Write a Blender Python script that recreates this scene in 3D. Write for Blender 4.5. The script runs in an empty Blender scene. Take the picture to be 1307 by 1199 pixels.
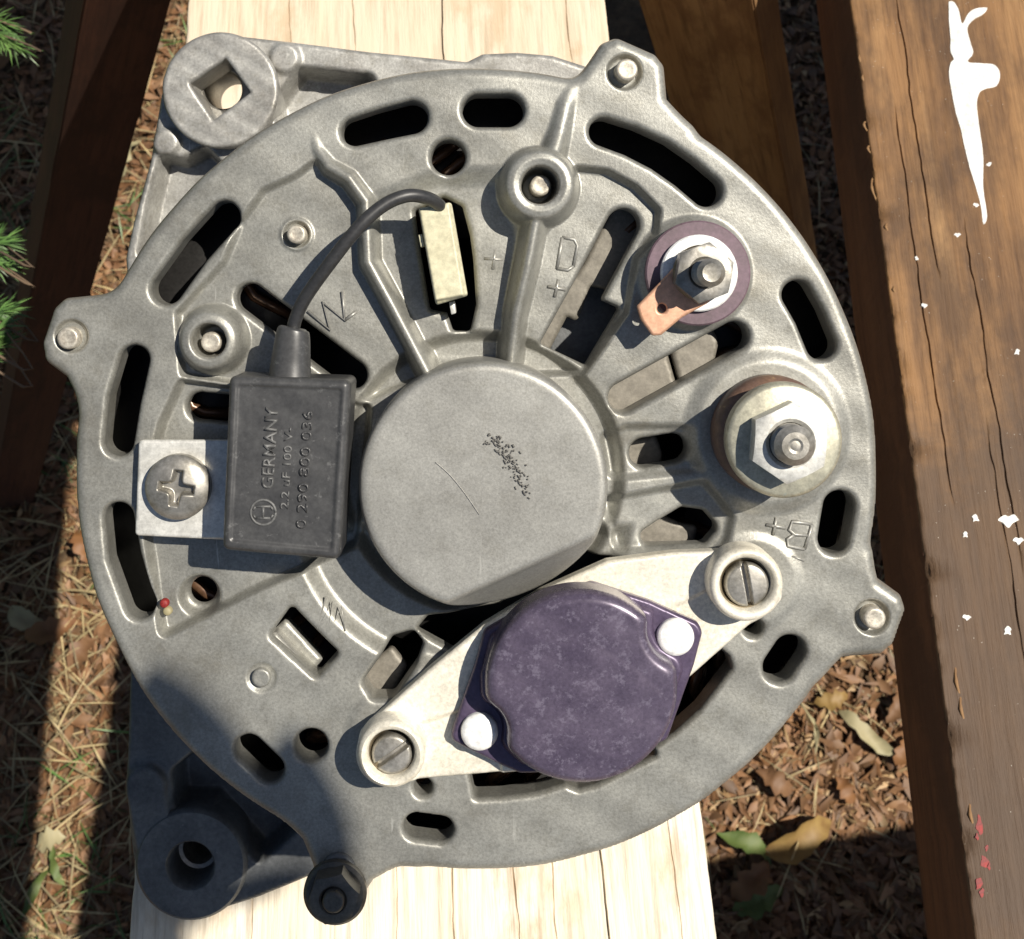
import bpy, bmesh, math, random
import numpy as np
from mathutils import Vector, Matrix, noise as mnoise

random.seed(7); rng = np.random.default_rng(7)
C = bpy.context.scene.collection
SC = bpy.context.scene

# ------------------------------------------------------------------ frame
# Layout unit u = 0.125 mm.  "A" frame: z runs along the alternator's shaft, towards the viewer.
S = 0.000125
TILT = math.atan(.514)                 # shaft leans this far from vertical
ct, st = math.cos(TILT), math.sin(TILT)
F = 1690.0                             # viewing distance to the casing face, in u
PX, PY = 600.0, 359.0                  # foot of the shaft direction in the picture
HB = 5500.0                            # beam top above the ground (0.69 m)
Z0 = -1097.0                           # beam top on the view axis
OFFZ = HB - ct * Z0

def W(p):
    x, y, z = p
    return Vector((x * S, (y * ct - z * st) * S, (y * st + z * ct + OFFZ) * S))

def A(px, py, z=0.0):
    k = (F - z) / F
    return ((px - PX) * k, (PY - py) * k, z)

def ray(px, py, h):
    """world point (u) where the line of sight meets the horizontal level h above the beam top"""
    d = Vector((px - PX, PY - py, -F)); c = Vector((0, 0, F)); n = Vector((0, st, ct))
    t = (ct * Z0 + h - n.dot(c)) / n.dot(d)
    p = c + t * d
    return Vector((p.x, p.y * ct - p.z * st, p.y * st + p.z * ct + OFFZ))

# ------------------------------------------------------------------ camera
cam_d = bpy.data.cameras.new('camera'); cam = bpy.data.objects.new('camera', cam_d); C.objects.link(cam)
SC.camera = cam
cam.location = W((0, 0, F)); cam.rotation_euler = (TILT, 0, 0)
cam_d.sensor_width = 36; cam_d.sensor_fit = 'HORIZONTAL'; cam_d.lens = 36 * F / 1307
cam_d.shift_x = (653.5 - PX) / 1307; cam_d.shift_y = -(599.5 - PY) / 1307
cam_d.clip_start = 0.005; cam_d.clip_end = 200
cam_d.dof.use_dof = True; cam_d.dof.focus_distance = F * S; cam_d.dof.aperture_fstop = 85

# ------------------------------------------------------------------ light
KX, KY = .585, .40
sv = Vector((KX, KY, 1)); sv = Vector((sv.x, sv.y * ct - sv.z * st, sv.y * st + sv.z * ct)).normalized()
world = bpy.data.worlds.new('World'); SC.world = world; world.use_nodes = True
wn = world.node_tree.nodes; wl = world.node_tree.links
sky = wn.new('ShaderNodeTexSky'); sky.sky_type = 'NISHITA'; sky.sun_disc = False
sky.sun_elevation = math.asin(sv.z); sky.sun_rotation = math.atan2(sv.x, sv.y)
wn['Background'].inputs[1].default_value = .05
wl.new(sky.outputs[0], wn['Background'].inputs[0])
sun_d = bpy.data.lights.new('sun', 'SUN'); sun_d.energy = 5.0; sun_d.angle = math.radians(.53); sun_d.color = (1, .935, .83)
sun = bpy.data.objects.new('sun', sun_d); C.objects.link(sun); sun.location = sv * 3
sun.rotation_euler = (-sv).to_track_quat('-Z', 'Y').to_euler()
SC.view_settings.view_transform = 'Standard'; SC.view_settings.look = 'None'
SC.view_settings.exposure = 0.26; SC.view_settings.gamma = 1.0; SC.view_settings.use_curve_mapping = False

# ------------------------------------------------------------------ materials
def nodes(name):
    m = bpy.data.materials.new(name); m.use_nodes = True
    t = m.node_tree; return m, t, t.nodes['Principled BSDF']
def N(t, kind, **kw):
    n = t.nodes.new(kind)
    for k, v in kw.items():
        if k in n.inputs.keys(): n.inputs[k].default_value = v
        else: setattr(n, k, v)
    return n
def ramp(t, src, stops):
    r = t.nodes.new('ShaderNodeValToRGB'); e = r.color_ramp.elements
    while len(e) < len(stops): e.new(.5)
    for el, (p, c) in zip(e, stops): el.position = p; el.color = (*c, 1)
    t.links.new(src, r.inputs[0]); return r
def mixc(t, fac, a, b, mode='MIX'):
    m = t.nodes.new('ShaderNodeMix'); m.data_type = 'RGBA'; m.blend_type = mode
    for s_, i in ((fac, 0), (a, 6), (b, 7)):
        if isinstance(s_, (int, float)): m.inputs[i].default_value = s_
        elif isinstance(s_, tuple): m.inputs[i].default_value = (*s_, 1)
        else: t.links.new(s_, m.inputs[i])
    return m.outputs[2]
def metal(name, c1, c2, rough=.5, metallic=.4, grain=1500, bump=.25, blotch=60, bdist=.00008, spots=None, worn=0., grime=(.15, .135, .105)):
    m, t, b = nodes(name)
    tc = N(t, 'ShaderNodeTexCoord')
    n1 = N(t, 'ShaderNodeTexNoise', Scale=blotch, Detail=6.0, Roughness=.65); t.links.new(tc.outputs['Object'], n1.inputs['Vector'])
    n2 = N(t, 'ShaderNodeTexNoise', Scale=grain, Detail=3.0, Roughness=.7); t.links.new(tc.outputs['Object'], n2.inputs['Vector'])
    r1 = ramp(t, n1.outputs[0], [(.32, c2), (.62, c1)])
    g = ramp(t, n2.outputs[0], [(.3, (.78, .78, .78)), (.7, (1.18, 1.18, 1.18))])
    col = mixc(t, 1.0, r1.outputs[0], g.outputs[0], 'MULTIPLY')
    if spots:
        n3 = N(t, 'ShaderNodeTexNoise', Scale=spots[1], Detail=4.0, Roughness=.8); t.links.new(tc.outputs['Object'], n3.inputs['Vector'])
        r3 = ramp(t, n3.outputs[0], [(spots[2], (0, 0, 0)), (spots[2] + .10, (.75, .75, .75))])
        col = mixc(t, r3.outputs[0], col, spots[0])
    if worn:
        n5 = N(t, 'ShaderNodeTexNoise', Scale=blotch * 4.5, Detail=7.0, Roughness=.75); t.links.new(tc.outputs['Object'], n5.inputs['Vector'])
        r5 = ramp(t, n5.outputs[0], [(.28, (.70, .68, .63)), (.5, (1, 1, 1)), (.74, (1.22, 1.22, 1.2))])
        col = mixc(t, worn, col, r5.outputs[0], 'MULTIPLY')
        n6 = N(t, 'ShaderNodeTexNoise', Scale=blotch * .55, Detail=5.0, Roughness=.7, Distortion=.6); t.links.new(tc.outputs['Object'], n6.inputs['Vector'])
        r6 = ramp(t, n6.outputs[0], [(.56, (0, 0, 0)), (.72, (.55, .55, .55))])
        col = mixc(t, r6.outputs[0], col, grime)
        mp = N(t, 'ShaderNodeMapping'); t.links.new(tc.outputs['Object'], mp.inputs['Vector']); mp.inputs['Rotation'].default_value = (0, 0, .7); mp.inputs['Scale'].default_value = (1, .07, 1)
        n7 = N(t, 'ShaderNodeTexNoise', Scale=1500.0, Detail=2.0, Roughness=.5); t.links.new(mp.outputs[0], n7.inputs['Vector'])
        n8 = N(t, 'ShaderNodeTexNoise', Scale=110.0, Detail=2.0); t.links.new(tc.outputs['Object'], n8.inputs['Vector'])
        r7 = ramp(t, n7.outputs[0], [(.69, (0, 0, 0)), (.73, (1, 1, 1))]); r8 = ramp(t, n8.outputs[0], [(.55, (0, 0, 0)), (.68, (.7, .7, .7))])
        col = mixc(t, mixc(t, 1.0, r7.outputs[0], r8.outputs[0], 'MULTIPLY'), col, tuple(min(.8, v * 1.7) for v in c1))
    t.links.new(col, b.inputs['Base Color'])
    rr = N(t, 'ShaderNodeMapRange'); t.links.new(n1.outputs[0], rr.inputs[0]); rr.inputs[3].default_value = rough - .1; rr.inputs[4].default_value = rough + .12
    t.links.new(rr.outputs[0], b.inputs['Roughness'])
    b.inputs['Metallic'].default_value = metallic
    bm = N(t, 'ShaderNodeBump', Strength=bump, Distance=bdist); t.links.new(n2.outputs[0], bm.inputs['Height']); t.links.new(bm.outputs[0], b.inputs['Normal'])
    return m
def plain(name, c, rough=.6, metallic=0., var=.25, scale=200):
    return metal(name, c, tuple(v * (1 - var) for v in c), rough, metallic, grain=scale * 8, bump=.15, blotch=scale)

M = {}
M['alu'] = metal('cast_aluminium', (.325, .322, .292), (.25, .245, .218), .42, .45, grain=2200, bump=.6, blotch=65, bdist=.00005, spots=((.66, .66, .63), 850, .685), worn=.65, grime=(.17, .155, .12))
M['alu_hub'] = metal('hub_aluminium', (.355, .35, .322), (.295, .288, .262), .43, .42, grain=2800, bump=.3, blotch=60, bdist=.00005, spots=((.58, .58, .56), 1000, .69), worn=.45, grime=(.27, .265, .24))
M['alu_ear'] = metal('bright_cast_aluminium', (.40, .395, .37), (.27, .26, .24), .45, .4, grain=1800, bump=.35, blotch=110, bdist=.0001, spots=((.56, .55, .51), 420, .62), worn=.9)
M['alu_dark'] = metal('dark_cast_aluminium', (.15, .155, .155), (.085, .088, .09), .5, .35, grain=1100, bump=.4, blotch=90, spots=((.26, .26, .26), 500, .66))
M['zinc'] = metal('zinc_plate', (.86, .82, .71), (.70, .65, .53), .42, .2, grain=1600, bump=.12, blotch=110, spots=((.34, .26, .16), 190, .66))
M['zincw'] = metal('white_zinc', (.74, .73, .68), (.58, .57, .52), .4, .35, grain=1300, bump=.15, blotch=150)
M['zincy'] = metal('passivated_zinc', (.52, .50, .385), (.38, .36, .285), .42, .55, grain=1600, bump=.2, blotch=260, spots=((.42, .52, .50), 300, .66))
M['steel'] = metal('dull_steel', (.42, .40, .36), (.24, .225, .19), .42, .7, grain=1500, bump=.2, blotch=300)
M['steeld'] = metal('oxidised_steel', (.25, .205, .135), (.13, .105, .07), .45, .65, grain=1500, bump=.3, blotch=300)
M['blacksteel'] = metal('black_steel', (.13, .122, .105), (.07, .066, .058), .42, .5, grain=1500, bump=.2, blotch=300)
M['pin'] = metal('stud_end_steel', (.60, .56, .47), (.42, .37, .30), .45, .5, grain=2000, bump=.3, blotch=500)
M['purple'] = metal('purple_enamel', (.120, .097, .140), (.078, .062, .096), .27, .25, grain=2200, bump=.14, blotch=170, bdist=.00005, spots=((.19, .165, .22), 620, .535))
M['purple_f'] = metal('purple_flange', (.11, .083, .135), (.075, .055, .10), .36, .3, grain=1500, bump=.1, blotch=120)
M['phenol'] = metal('phenolic_washer', (.155, .10, .125), (.11, .075, .085), .5, .0, grain=1200, bump=.15, blotch=220)
M['phenolb'] = metal('brown_phenolic', (.17, .10, .065), (.10, .065, .06), .45, .0, grain=1200, bump=.15, blotch=180, spots=((.5, .36, .16), 120, .6))
M['white'] = plain('white_washer', (.82, .82, .80), .4, .1, .06)
M['rivet'] = metal('rivet_aluminium', (.88, .88, .86), (.84, .84, .82), .3, .1, grain=900, bump=.02)
M['copper'] = metal('copper_tab', (.66, .38, .25), (.56, .31, .19), .45, .35, grain=900, bump=.15, blotch=220)
M['rubber'] = metal('condenser_black', (.062, .062, .062), (.040, .040, .041), .36, .0, grain=1200, bump=.12, blotch=140, spots=((.13, .13, .128), 420, .60))
M['rubber_txt'] = plain('worn_lettering', (.135, .135, .132), .45, 0, .5, 300)
M['wire'] = plain('wire_sheath', (.035, .035, .036), .4)
M['ivory'] = metal('ivory_nylon', (.64, .61, .43), (.54, .50, .34), .4, .0, grain=900, bump=.05, blotch=150)
M['inner'] = metal('diode_plate_metal', (.235, .215, .18), (.18, .165, .135), .55, .3, grain=1300, bump=.2, blotch=120)
M['dark'] = plain('varnished_interior', (.022, .021, .02), .5)
M['coil'] = plain('varnished_copper', (.14, .075, .042), .3, .3)
M['ink'] = plain('worn_ink', (.13, .125, .115), .6)
M['paint_w'] = metal('white_paint', (.84, .84, .80), (.66, .65, .60), .4, 0., grain=500, bump=.6, blotch=160, bdist=.0003, spots=((.45, .40, .32), 260, .66))
M['paint_r'] = plain('red_paint', (.30, .022, .018), .6, 0, .6, 400)

def wood(name, c1, c2, c3, dark, scale=1.0, rough=.75, stain=None, specks=None, streak=(.42, .5), bump=.35):
    """local Y runs along the grain"""
    m, t, b = nodes(name)
    tc = N(t, 'ShaderNodeTexCoord')
    mp = N(t, 'ShaderNodeMapping'); t.links.new(tc.outputs['Object'], mp.inputs['Vector']); mp.inputs['Scale'].default_value = (1, .06, 1)
    n1 = N(t, 'ShaderNodeTexNoise', Scale=70 * scale, Detail=6.0, Roughness=.6, Distortion=.4); t.links.new(mp.outputs[0], n1.inputs['Vector'])
    n2 = N(t, 'ShaderNodeTexNoise', Scale=420 * scale, Detail=5.0, Roughness=.7, Distortion=.2); t.links.new(mp.outputs[0], n2.inputs['Vector'])
    mp3 = N(t, 'ShaderNodeMapping'); t.links.new(tc.outputs['Object'], mp3.inputs['Vector']); mp3.inputs['Scale'].default_value = (1, .45, 1)
    n3 = N(t, 'ShaderNodeTexNoise', Scale=28 * scale, Detail=7.0, Roughness=.65); t.links.new(mp3.outputs[0], n3.inputs['Vector'])
    r1 = ramp(t, n1.outputs[0], [(.3, c2), (.52, c1), (.72, c3)])
    r2 = ramp(t, n2.outputs[0], [(.28, (.42, .37, .32)), (.52, (1, 1, 1)), (.8, (1.15, 1.13, 1.08))])
    col = mixc(t, .85, r1.outputs[0], r2.outputs[0], 'MULTIPLY')
    r3 = ramp(t, n3.outputs[0], [(streak[0], (1, 1, 1)), (streak[1], (0, 0, 0))])
    f3 = N(t, 'ShaderNodeMath', operation='MULTIPLY'); t.links.new(r3.outputs[0], f3.inputs[0]); f3.inputs[1].default_value = .75
    col = mixc(t, f3.outputs[0], col, dark)
    if stain:      # large weather stain: (colour, y centre, half length, amount)
        sx = N(t, 'ShaderNodeSeparateXYZ'); t.links.new(tc.outputs['Object'], sx.inputs[0])
        n5 = N(t, 'ShaderNodeTexNoise', Scale=30.0, Detail=6.0, Roughness=.7); t.links.new(tc.outputs['Object'], n5.inputs['Vector'])
        mr = N(t, 'ShaderNodeMath', operation='MULTIPLY_ADD'); t.links.new(n5.outputs[0], mr.inputs[0]); mr.inputs[1].default_value = .10; t.links.new(sx.outputs[1], mr.inputs[2])
        sb = N(t, 'ShaderNodeMath', operation='SUBTRACT'); t.links.new(mr.outputs[0], sb.inputs[0]); sb.inputs[1].default_value = stain[1] + .05
        ab = N(t, 'ShaderNodeMath', operation='ABSOLUTE'); t.links.new(sb.outputs[0], ab.inputs[0])
        sr = N(t, 'ShaderNodeMapRange', interpolation_type='SMOOTHSTEP'); t.links.new(ab.outputs[0], sr.inputs[0])
        sr.inputs[1].default_value = stain[2]; sr.inputs[2].default_value = stain[2] * .6; sr.inputs[3].default_value = 0; sr.inputs[4].default_value = stain[3]
        col = mixc(t, sr.outputs[0], col, stain[0])
    if specks:
        n4 = N(t, 'ShaderNodeTexVoronoi', Scale=specks[1]); t.links.new(tc.outputs['Object'], n4.inputs['Vector'])
        n6 = N(t, 'ShaderNodeTexNoise', Scale=90.0, Detail=4.0); t.links.new(tc.outputs['Object'], n6.inputs['Vector'])
        r4 = ramp(t, n4.outputs[0], [(specks[2], (1, 1, 1)), (specks[2] + .03, (0, 0, 0))])
        r6 = ramp(t, n6.outputs[0], [(.52, (0, 0, 0)), (.6, (1, 1, 1))])
        f = mixc(t, 1.0, r4.outputs[0], r6.outputs[0], 'MULTIPLY')
        col = mixc(t, f, col, specks[0])
    t.links.new(col, b.inputs['Base Color'])
    b.inputs['Roughness'].default_value = rough
    bm = N(t, 'ShaderNodeBump', Strength=bump, Distance=.0006); t.links.new(n2.outputs[0], bm.inputs['Height']); t.links.new(bm.outputs[0], b.inputs['Normal'])
    return m
M['pale'] = wood('pale_pine', (.80, .72, .58), (.76, .65, .49), (.84, .79, .69), (.50, .36, .22), streak=(.39, .46), bump=.7, stain=((.56, .43, .28), .27, .075, .55))
M['brown'] = wood('weathered_brown_wood', (.26, .135, .05), (.13, .06, .02), (.42, .245, .105), (.06, .03, .013), rough=.68,
                  stain=((.07, .042, .024), .05, .08, .76), specks=((.6, .56, .48), 700, .05), streak=(.42, .56), bump=.7)
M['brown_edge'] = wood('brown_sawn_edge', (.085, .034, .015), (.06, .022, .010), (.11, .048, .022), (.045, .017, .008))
M['legwood'] = wood('sawhorse_leg_wood', (.30, .17, .07), (.22, .115, .045), (.36, .22, .10), (.17, .085, .035))
M['legdark'] = wood('dark_leg_wood', (.075, .027, .013), (.055, .02, .009), (.095, .038, .018), (.04, .015, .007))  # darker and redder than the other legs

def soil(name):
    m, t, b = nodes(name)
    tc = N(t, 'ShaderNodeTexCoord')
    n1 = N(t, 'ShaderNodeTexNoise', Scale=14.0, Detail=8.0, Roughness=.7); t.links.new(tc.outputs['Object'], n1.inputs['Vector'])
    n2 = N(t, 'ShaderNodeTexNoise', Scale=120.0, Detail=6.0, Roughness=.75); t.links.new(tc.outputs['Object'], n2.inputs['Vector'])
    r1 = ramp(t, n1.outputs[0], [(.3, (.07, .042, .023)), (.55, (.15, .098, .052)), (.75, (.22, .155, .088))])
    r2 = ramp(t, n2.outputs[0], [(.3, (.4, .4, .4)), (.7, (1.3, 1.25, 1.2))])
    t.links.new(mixc(t, 1.0, r1.outputs[0], r2.outputs[0], 'MULTIPLY'), b.inputs['Base Color'])
    b.inputs['Roughness'].default_value = .95
    bm = N(t, 'ShaderNodeBump', Strength=.8, Distance=.006); t.links.new(n2.outputs[0], bm.inputs['Height']); t.links.new(bm.outputs[0], b.inputs['Normal'])
    return m
M['soil'] = soil('garden_soil')
def leafmat(name, c1, c2, rough=.6):
    m, t, b = nodes(name)
    tc = N(t, 'ShaderNodeTexCoord'); gi = N(t, 'ShaderNodeNewGeometry')
    n1 = N(t, 'ShaderNodeTexNoise', Scale=90.0, Detail=5.0); t.links.new(tc.outputs['Object'], n1.inputs['Vector'])
    r = ramp(t, n1.outputs[0], [(.3, c1), (.7, c2)])
    v = ramp(t, gi.outputs['Random Per Island'], [(0, (.5, .5, .5)), (1, (1.35, 1.3, 1.25))])
    t.links.new(mixc(t, 1.0, r.outputs[0], v.outputs[0], 'MULTIPLY'), b.inputs['Base Color'])
    b.inputs['Roughness'].default_value = rough
    return m
M['litter1'] = leafmat('brown_leaf_litter', (.15, .072, .032), (.26, .145, .068))
M['litter2'] = leafmat('tan_leaf_litter', (.26, .16, .075), (.38, .27, .14))
M['straw'] = leafmat('dry_straw', (.32, .25, .12), (.44, .36, .20))
M['leaf_y'] = leafmat('yellow_leaf', (.38, .25, .08), (.26, .15, .045))
M['leaf_o'] = leafmat('orange_leaf', (.30, .14, .045), (.20, .085, .03))
M['leaf_g'] = leafmat('green_leaf', (.10, .16, .035), (.17, .21, .055))
M['leaf_p'] = leafmat('pale_leaf', (.50, .44, .26), (.40, .36, .20))
M['leaf_b'] = leafmat('brown_leaf', (.26, .14, .065), (.18, .085, .035))
M['needle'] = leafmat('green_needle', (.06, .14, .035), (.11, .20, .05), .45)
M['bark'] = leafmat('bark', (.10, .07, .045), (.16, .11, .07), .9)

# ------------------------------------------------------------------ builders
def tag(o, label=None, cat=None, group=None, kind=None):
    for k, v in (('label', label), ('category', cat), ('group', group), ('kind', kind)):
        if v: o[k] = v
    return o
def link(name, me, mat, parent=None, smooth=True):
    if mat: me.materials.append(M[mat] if isinstance(mat, str) else mat)
    if smooth: me.shade_smooth()
    o = bpy.data.objects.new(name, me); C.objects.link(o)
    if parent: o.parent = parent
    return o
BASE = Vector(A(607, 599) ) ; BASE = Vector((7, -240 - 280, -830))
def mesh_from(v, f):
    me = bpy.data.meshes.new('m'); me.from_pydata([tuple(p) for p in v], [], [tuple(q) for q in f]); me.update(); return me
def aobj(name, bm_or_v, mat, parent, f=None, smooth=True, sharp=None):
    """object from A-frame coordinates in u, under the alternator (or one of its parts)"""
    if f is None:
        me = bpy.data.meshes.new('m'); bm = bm_or_v
        for vv in bm.verts: vv.co = (vv.co - BASE) * S
        bmesh.ops.recalc_face_normals(bm, faces=bm.faces)
        bm.to_mesh(me); bm.free()
    else:
        me = mesh_from((np.asarray(bm_or_v) - np.array(BASE)) * S, f)
    o = link(name, me, mat, parent, smooth)
    if sharp and smooth: me.set_sharp_from_angle(angle=math.radians(sharp))
    return o

# --- 2D distance fields (picture-scale coordinates)
def circ(X, Y, cx, cy, r): return np.hypot(X - cx, Y - cy) - r
def caps(X, Y, pts, r):
    d = np.full(X.shape, 1e9)
    rr = r if isinstance(r, (list, tuple)) else [r] * len(pts)
    for i in range(len(pts) - 1):
        (ax, ay), (bx, by) = pts[i], pts[i + 1]
        dx, dy = bx - ax, by - ay
        tt = np.clip(((X - ax) * dx + (Y - ay) * dy) / (dx * dx + dy * dy), 0, 1)
        d = np.minimum(d, np.hypot(X - ax - tt * dx, Y - ay - tt * dy) - (rr[i] + (rr[i + 1] - rr[i]) * tt))
    return d
def poly(X, Y, pts, r=0.):
    P = np.array(pts, float); n = len(P)
    if r:
        ar = .5 * sum(P[i][0] * P[(i + 1) % n][1] - P[(i + 1) % n][0] * P[i][1] for i in range(n)); sg = 1 if ar > 0 else -1
        Q = []
        for i in range(n):      # shrink by r, then round back out
            p0, p1, p2 = P[i - 1], P[i], P[(i + 1) % n]
            e1 = (p1 - p0) / np.linalg.norm(p1 - p0); e2 = (p2 - p1) / np.linalg.norm(p2 - p1)
            n1 = np.array([-e1[1], e1[0]]) * sg; n2 = np.array([-e2[1], e2[0]]) * sg
            b = n1 + n2; b = b / max(.35, (b @ b) / 2)
            Q.append(p1 + b * r)
        P = np.array(Q)
    d = np.full(X.shape, 1e18); s = np.ones(X.shape)
    for i in range(n):
        a, b = P[i], P[i - 1]; ex, ey = b - a; wx, wy = X - a[0], Y - a[1]
        tt = np.clip((wx * ex + wy * ey) / (ex * ex + ey * ey), 0, 1)
        d = np.minimum(d, (wx - ex * tt) ** 2 + (wy - ey * tt) ** 2)
        c1 = Y >= a[1]; c2 = Y < b[1]; c3 = ex * wy > ey * wx
        s = np.where((c1 & c2 & c3) | (~c1 & ~c2 & ~c3), -s, s)
    return s * np.sqrt(d) - r
def smin(a, b, k):
    h = np.clip(.5 + .5 * (b - a) / k, 0, 1); return b + (a - b) * h - k * h * (1 - h)
def smax(a, b, k): return -smin(-a, -b, k)
def sst(d, w):          # 1 inside, 0 outside, soft over +-w
    t = np.clip(.5 - d / (2 * w), 0, 1); return t * t * (3 - 2 * t)
def fillet(e, r):       # e = distance inside the edge
    q = np.clip(1 - np.maximum(e, 0) / r, 0, 1); return r * (1 - np.sqrt(np.maximum(0, 1 - q * q)))
def wob(X, Y, s, a, seed=0):
    return a * (np.sin(X / s + 1.3 * seed) * np.cos(Y / (s * 1.13) + seed) + .5 * np.sin((X + Y) / (s * .47) + 2.1 * seed) + .4 * np.cos((X - 1.7 * Y) / (s * .31) + seed))

def hfield(name, mask, height, box, cell, zref, mat, parent, wall=-60., outer=None, owall=None, sharp=None):
    """solid cut along mask<0 with relief height(X,Y), side walls down to `wall` (relative to zref)"""
    x0, y0, x1, y1 = box
    nx, ny = int((x1 - x0) / cell) + 1, int((y1 - y0) / cell) + 1
    X, Y = np.meshgrid(x0 + cell * np.arange(nx), y0 + cell * np.arange(ny))
    m = mask(X, Y)
    ok = m < .45 * cell
    q = ok[:-1, :-1] & ok[1:, :-1] & ok[:-1, 1:] & ok[1:, 1:]
    idx = np.arange(nx * ny).reshape(ny, nx)
    j, i = np.nonzero(q)
    quads = np.stack([idx[j, i], idx[j + 1, i], idx[j + 1, i + 1], idx[j, i + 1]], 1)   # y runs down: this order faces +z
    edges = np.concatenate([quads[:, [a, (a + 1) % 4]] for a in range(4)])
    key = np.sort(edges, 1); kk = key[:, 0].astype(np.int64) * (nx * ny) + key[:, 1]
    u, inv, cnt = np.unique(kk, return_inverse=True, return_counts=True)
    be = edges[cnt[inv] == 1]
    x, y = X.ravel().copy(), Y.ravel().copy()
    bv = np.unique(be)
    for _ in range(3):
        xb, yb = x[bv], y[bv]; e = .5
        d = mask(xb, yb); gx = (mask(xb + e, yb) - mask(xb - e, yb)) / (2 * e); gy = (mask(xb, yb + e) - mask(xb, yb - e)) / (2 * e)
        g2 = np.maximum(gx * gx + gy * gy, .25); st_ = np.clip(d, -1.2 * cell, 1.2 * cell) / g2
        x[bv] -= gx * st_; y[bv] -= gy * st_
    used = np.unique(quads); remap = np.full(nx * ny, -1); remap[used] = np.arange(len(used))
    xu, yu = x[used], y[used]
    z = height(xu, yu, mask(xu, yu))
    k = (F - zref) / F
    V = np.stack([(xu - PX) * k, (PY - yu) * k, z + zref], 1)
    Q = remap[quads]; B = remap[be]
    bvs = np.unique(B); nb = len(bvs); loc = np.full(len(used), -1); loc[bvs] = np.arange(nb)
    wl_ = np.full(nb, wall, float)
    if owall is not None: wl_[np.abs(outer(xu[bvs], yu[bvs])) < 3] = owall
    top = V[bvs]; rings = []
    for fr in (.12, 1.0):
        r = top.copy(); r[:, 2] = top[:, 2] + (zref + wl_ - top[:, 2]) * fr; rings.append(r)
    n0 = len(V); V = np.concatenate([V] + rings)
    b0, b1 = B[:, 0], B[:, 1]
    la, lb = loc[b0], loc[b1]
    W1 = np.stack([b1, b0, n0 + la, n0 + lb], 1)
    W2 = np.stack([n0 + lb, n0 + la, n0 + nb + la, n0 + nb + lb], 1)
    Q = np.concatenate([Q, W1, W2])
    V = (V - np.array(BASE)) * S
    me = bpy.data.meshes.new('m')
    me.vertices.add(len(V)); me.vertices.foreach_set('co', V.astype(np.float32).ravel())
    me.loops.add(len(Q) * 4); me.loops.foreach_set('vertex_index', Q.astype(np.int32).ravel())
    me.polygons.add(len(Q)); me.polygons.foreach_set('loop_start', np.arange(0, len(Q) * 4, 4, dtype=np.int32))
    me.update(calc_edges=True); me.validate()
    o = link(name, me, mat, parent)
    if sharp: me.set_sharp_from_angle(angle=math.radians(sharp))
    return o

def lathe(prof, c, n=56, squash=None):
    """prof: (r, z) from the axis outwards, c = (x, y) in A"""
    bm = bmesh.new(); rows = []
    for r, z in prof:
        if r < 1e-6: rows.append([bm.verts.new((c[0], c[1], z))]); continue
        rows.append([bm.verts.new((c[0] + r * math.cos(2 * math.pi * i / n), c[1] + r * math.sin(2 * math.pi * i / n), z)) for i in range(n)])
    for a, b in zip(rows, rows[1:]):
        for i in range(n):
            j = (i + 1) % n
            vs = [a[i % len(a)], a[j % len(a)], b[j % len(b)], b[i % len(b)]]
            vs = list(dict.fromkeys(vs))
            if len(vs) > 2: bm.faces.new(vs)
    return bm
def prism(pts, z0, z1, bev=2., seg=2, top_only=False):
    bm = bmesh.new()
    lo = [bm.verts.new((x, y, z0)) for x, y in pts]; hi = [bm.verts.new((x, y, z1)) for x, y in pts]; n = len(pts)
    bm.faces.new(lo[::-1]); bm.faces.new(hi)
    for i in range(n): bm.faces.new((lo[i], lo[(i + 1) % n], hi[(i + 1) % n], hi[i]))
    if bev:
        es = [e for e in bm.edges if (not top_only) or (e.verts[0] in hi and e.verts[1] in hi)]
        bmesh.ops.bevel(bm, geom=es, offset=bev, segments=seg, profile=.5, affect='EDGES')
    return bm
def nut(c, r, z0, z1, rot=0., hole=0., chamfer=.13):
    """hexagon, corner radius r, chamfered corners"""
    bm = bmesh.new(); n = 6; sub = 6; ri = r * .92; rows = []
    def hexr(a):
        a = (a - rot) % (math.pi / 3) - math.pi / 6
        return r * math.cos(math.pi / 6) / math.cos(a)
    m = n * sub
    ang = [2 * math.pi * i / m + rot for i in range(m)]
    h = z1 - z0
    def ring(f): return [bm.verts.new((c[0] + f(a)[0] * math.cos(a), c[1] + f(a)[0] * math.sin(a), f(a)[1])) for a in ang]
    rows.append(ring(lambda a: (hexr(a), z0)))
    rows.append(ring(lambda a: (hexr(a), z1 - max(0, (hexr(a) - r * .86)) * .8)))
    rows.append(ring(lambda a: (r * .84, z1)))
    if hole:
        rows.append(ring(lambda a: (hole * 1.18, z1))); rows.append(ring(lambda a: (hole, z1 - hole * .15))); rows.append(ring(lambda a: (hole, z0)))
    else:
        rows.append([bm.verts.new((c[0], c[1], z1))])
    for a, b in zip(rows, rows[1:]):
        for i in range(m):
            j = (i + 1) % m
            vs = list(dict.fromkeys([a[i], a[j], b[j % len(b)], b[i % len(b)]]))
            if len(vs) > 2: bm.faces.new(vs)
    return bm
def spline(pts, n=8):
    P = [Vector(p) for p in pts]; out = []
    for i in range(len(P) - 1):
        p0, p1, p2, p3 = P[max(i - 1, 0)], P[i], P[i + 1], P[min(i + 2, len(P) - 1)]
        for k in range(n):
            t = k / n
            out.append(.5 * ((2 * p1) + (p2 - p0) * t + (2 * p0 - 5 * p1 + 4 * p2 - p3) * t * t + (3 * p1 - p0 - 3 * p2 + p3) * t ** 3))
    out.append(P[-1]); return out
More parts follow.
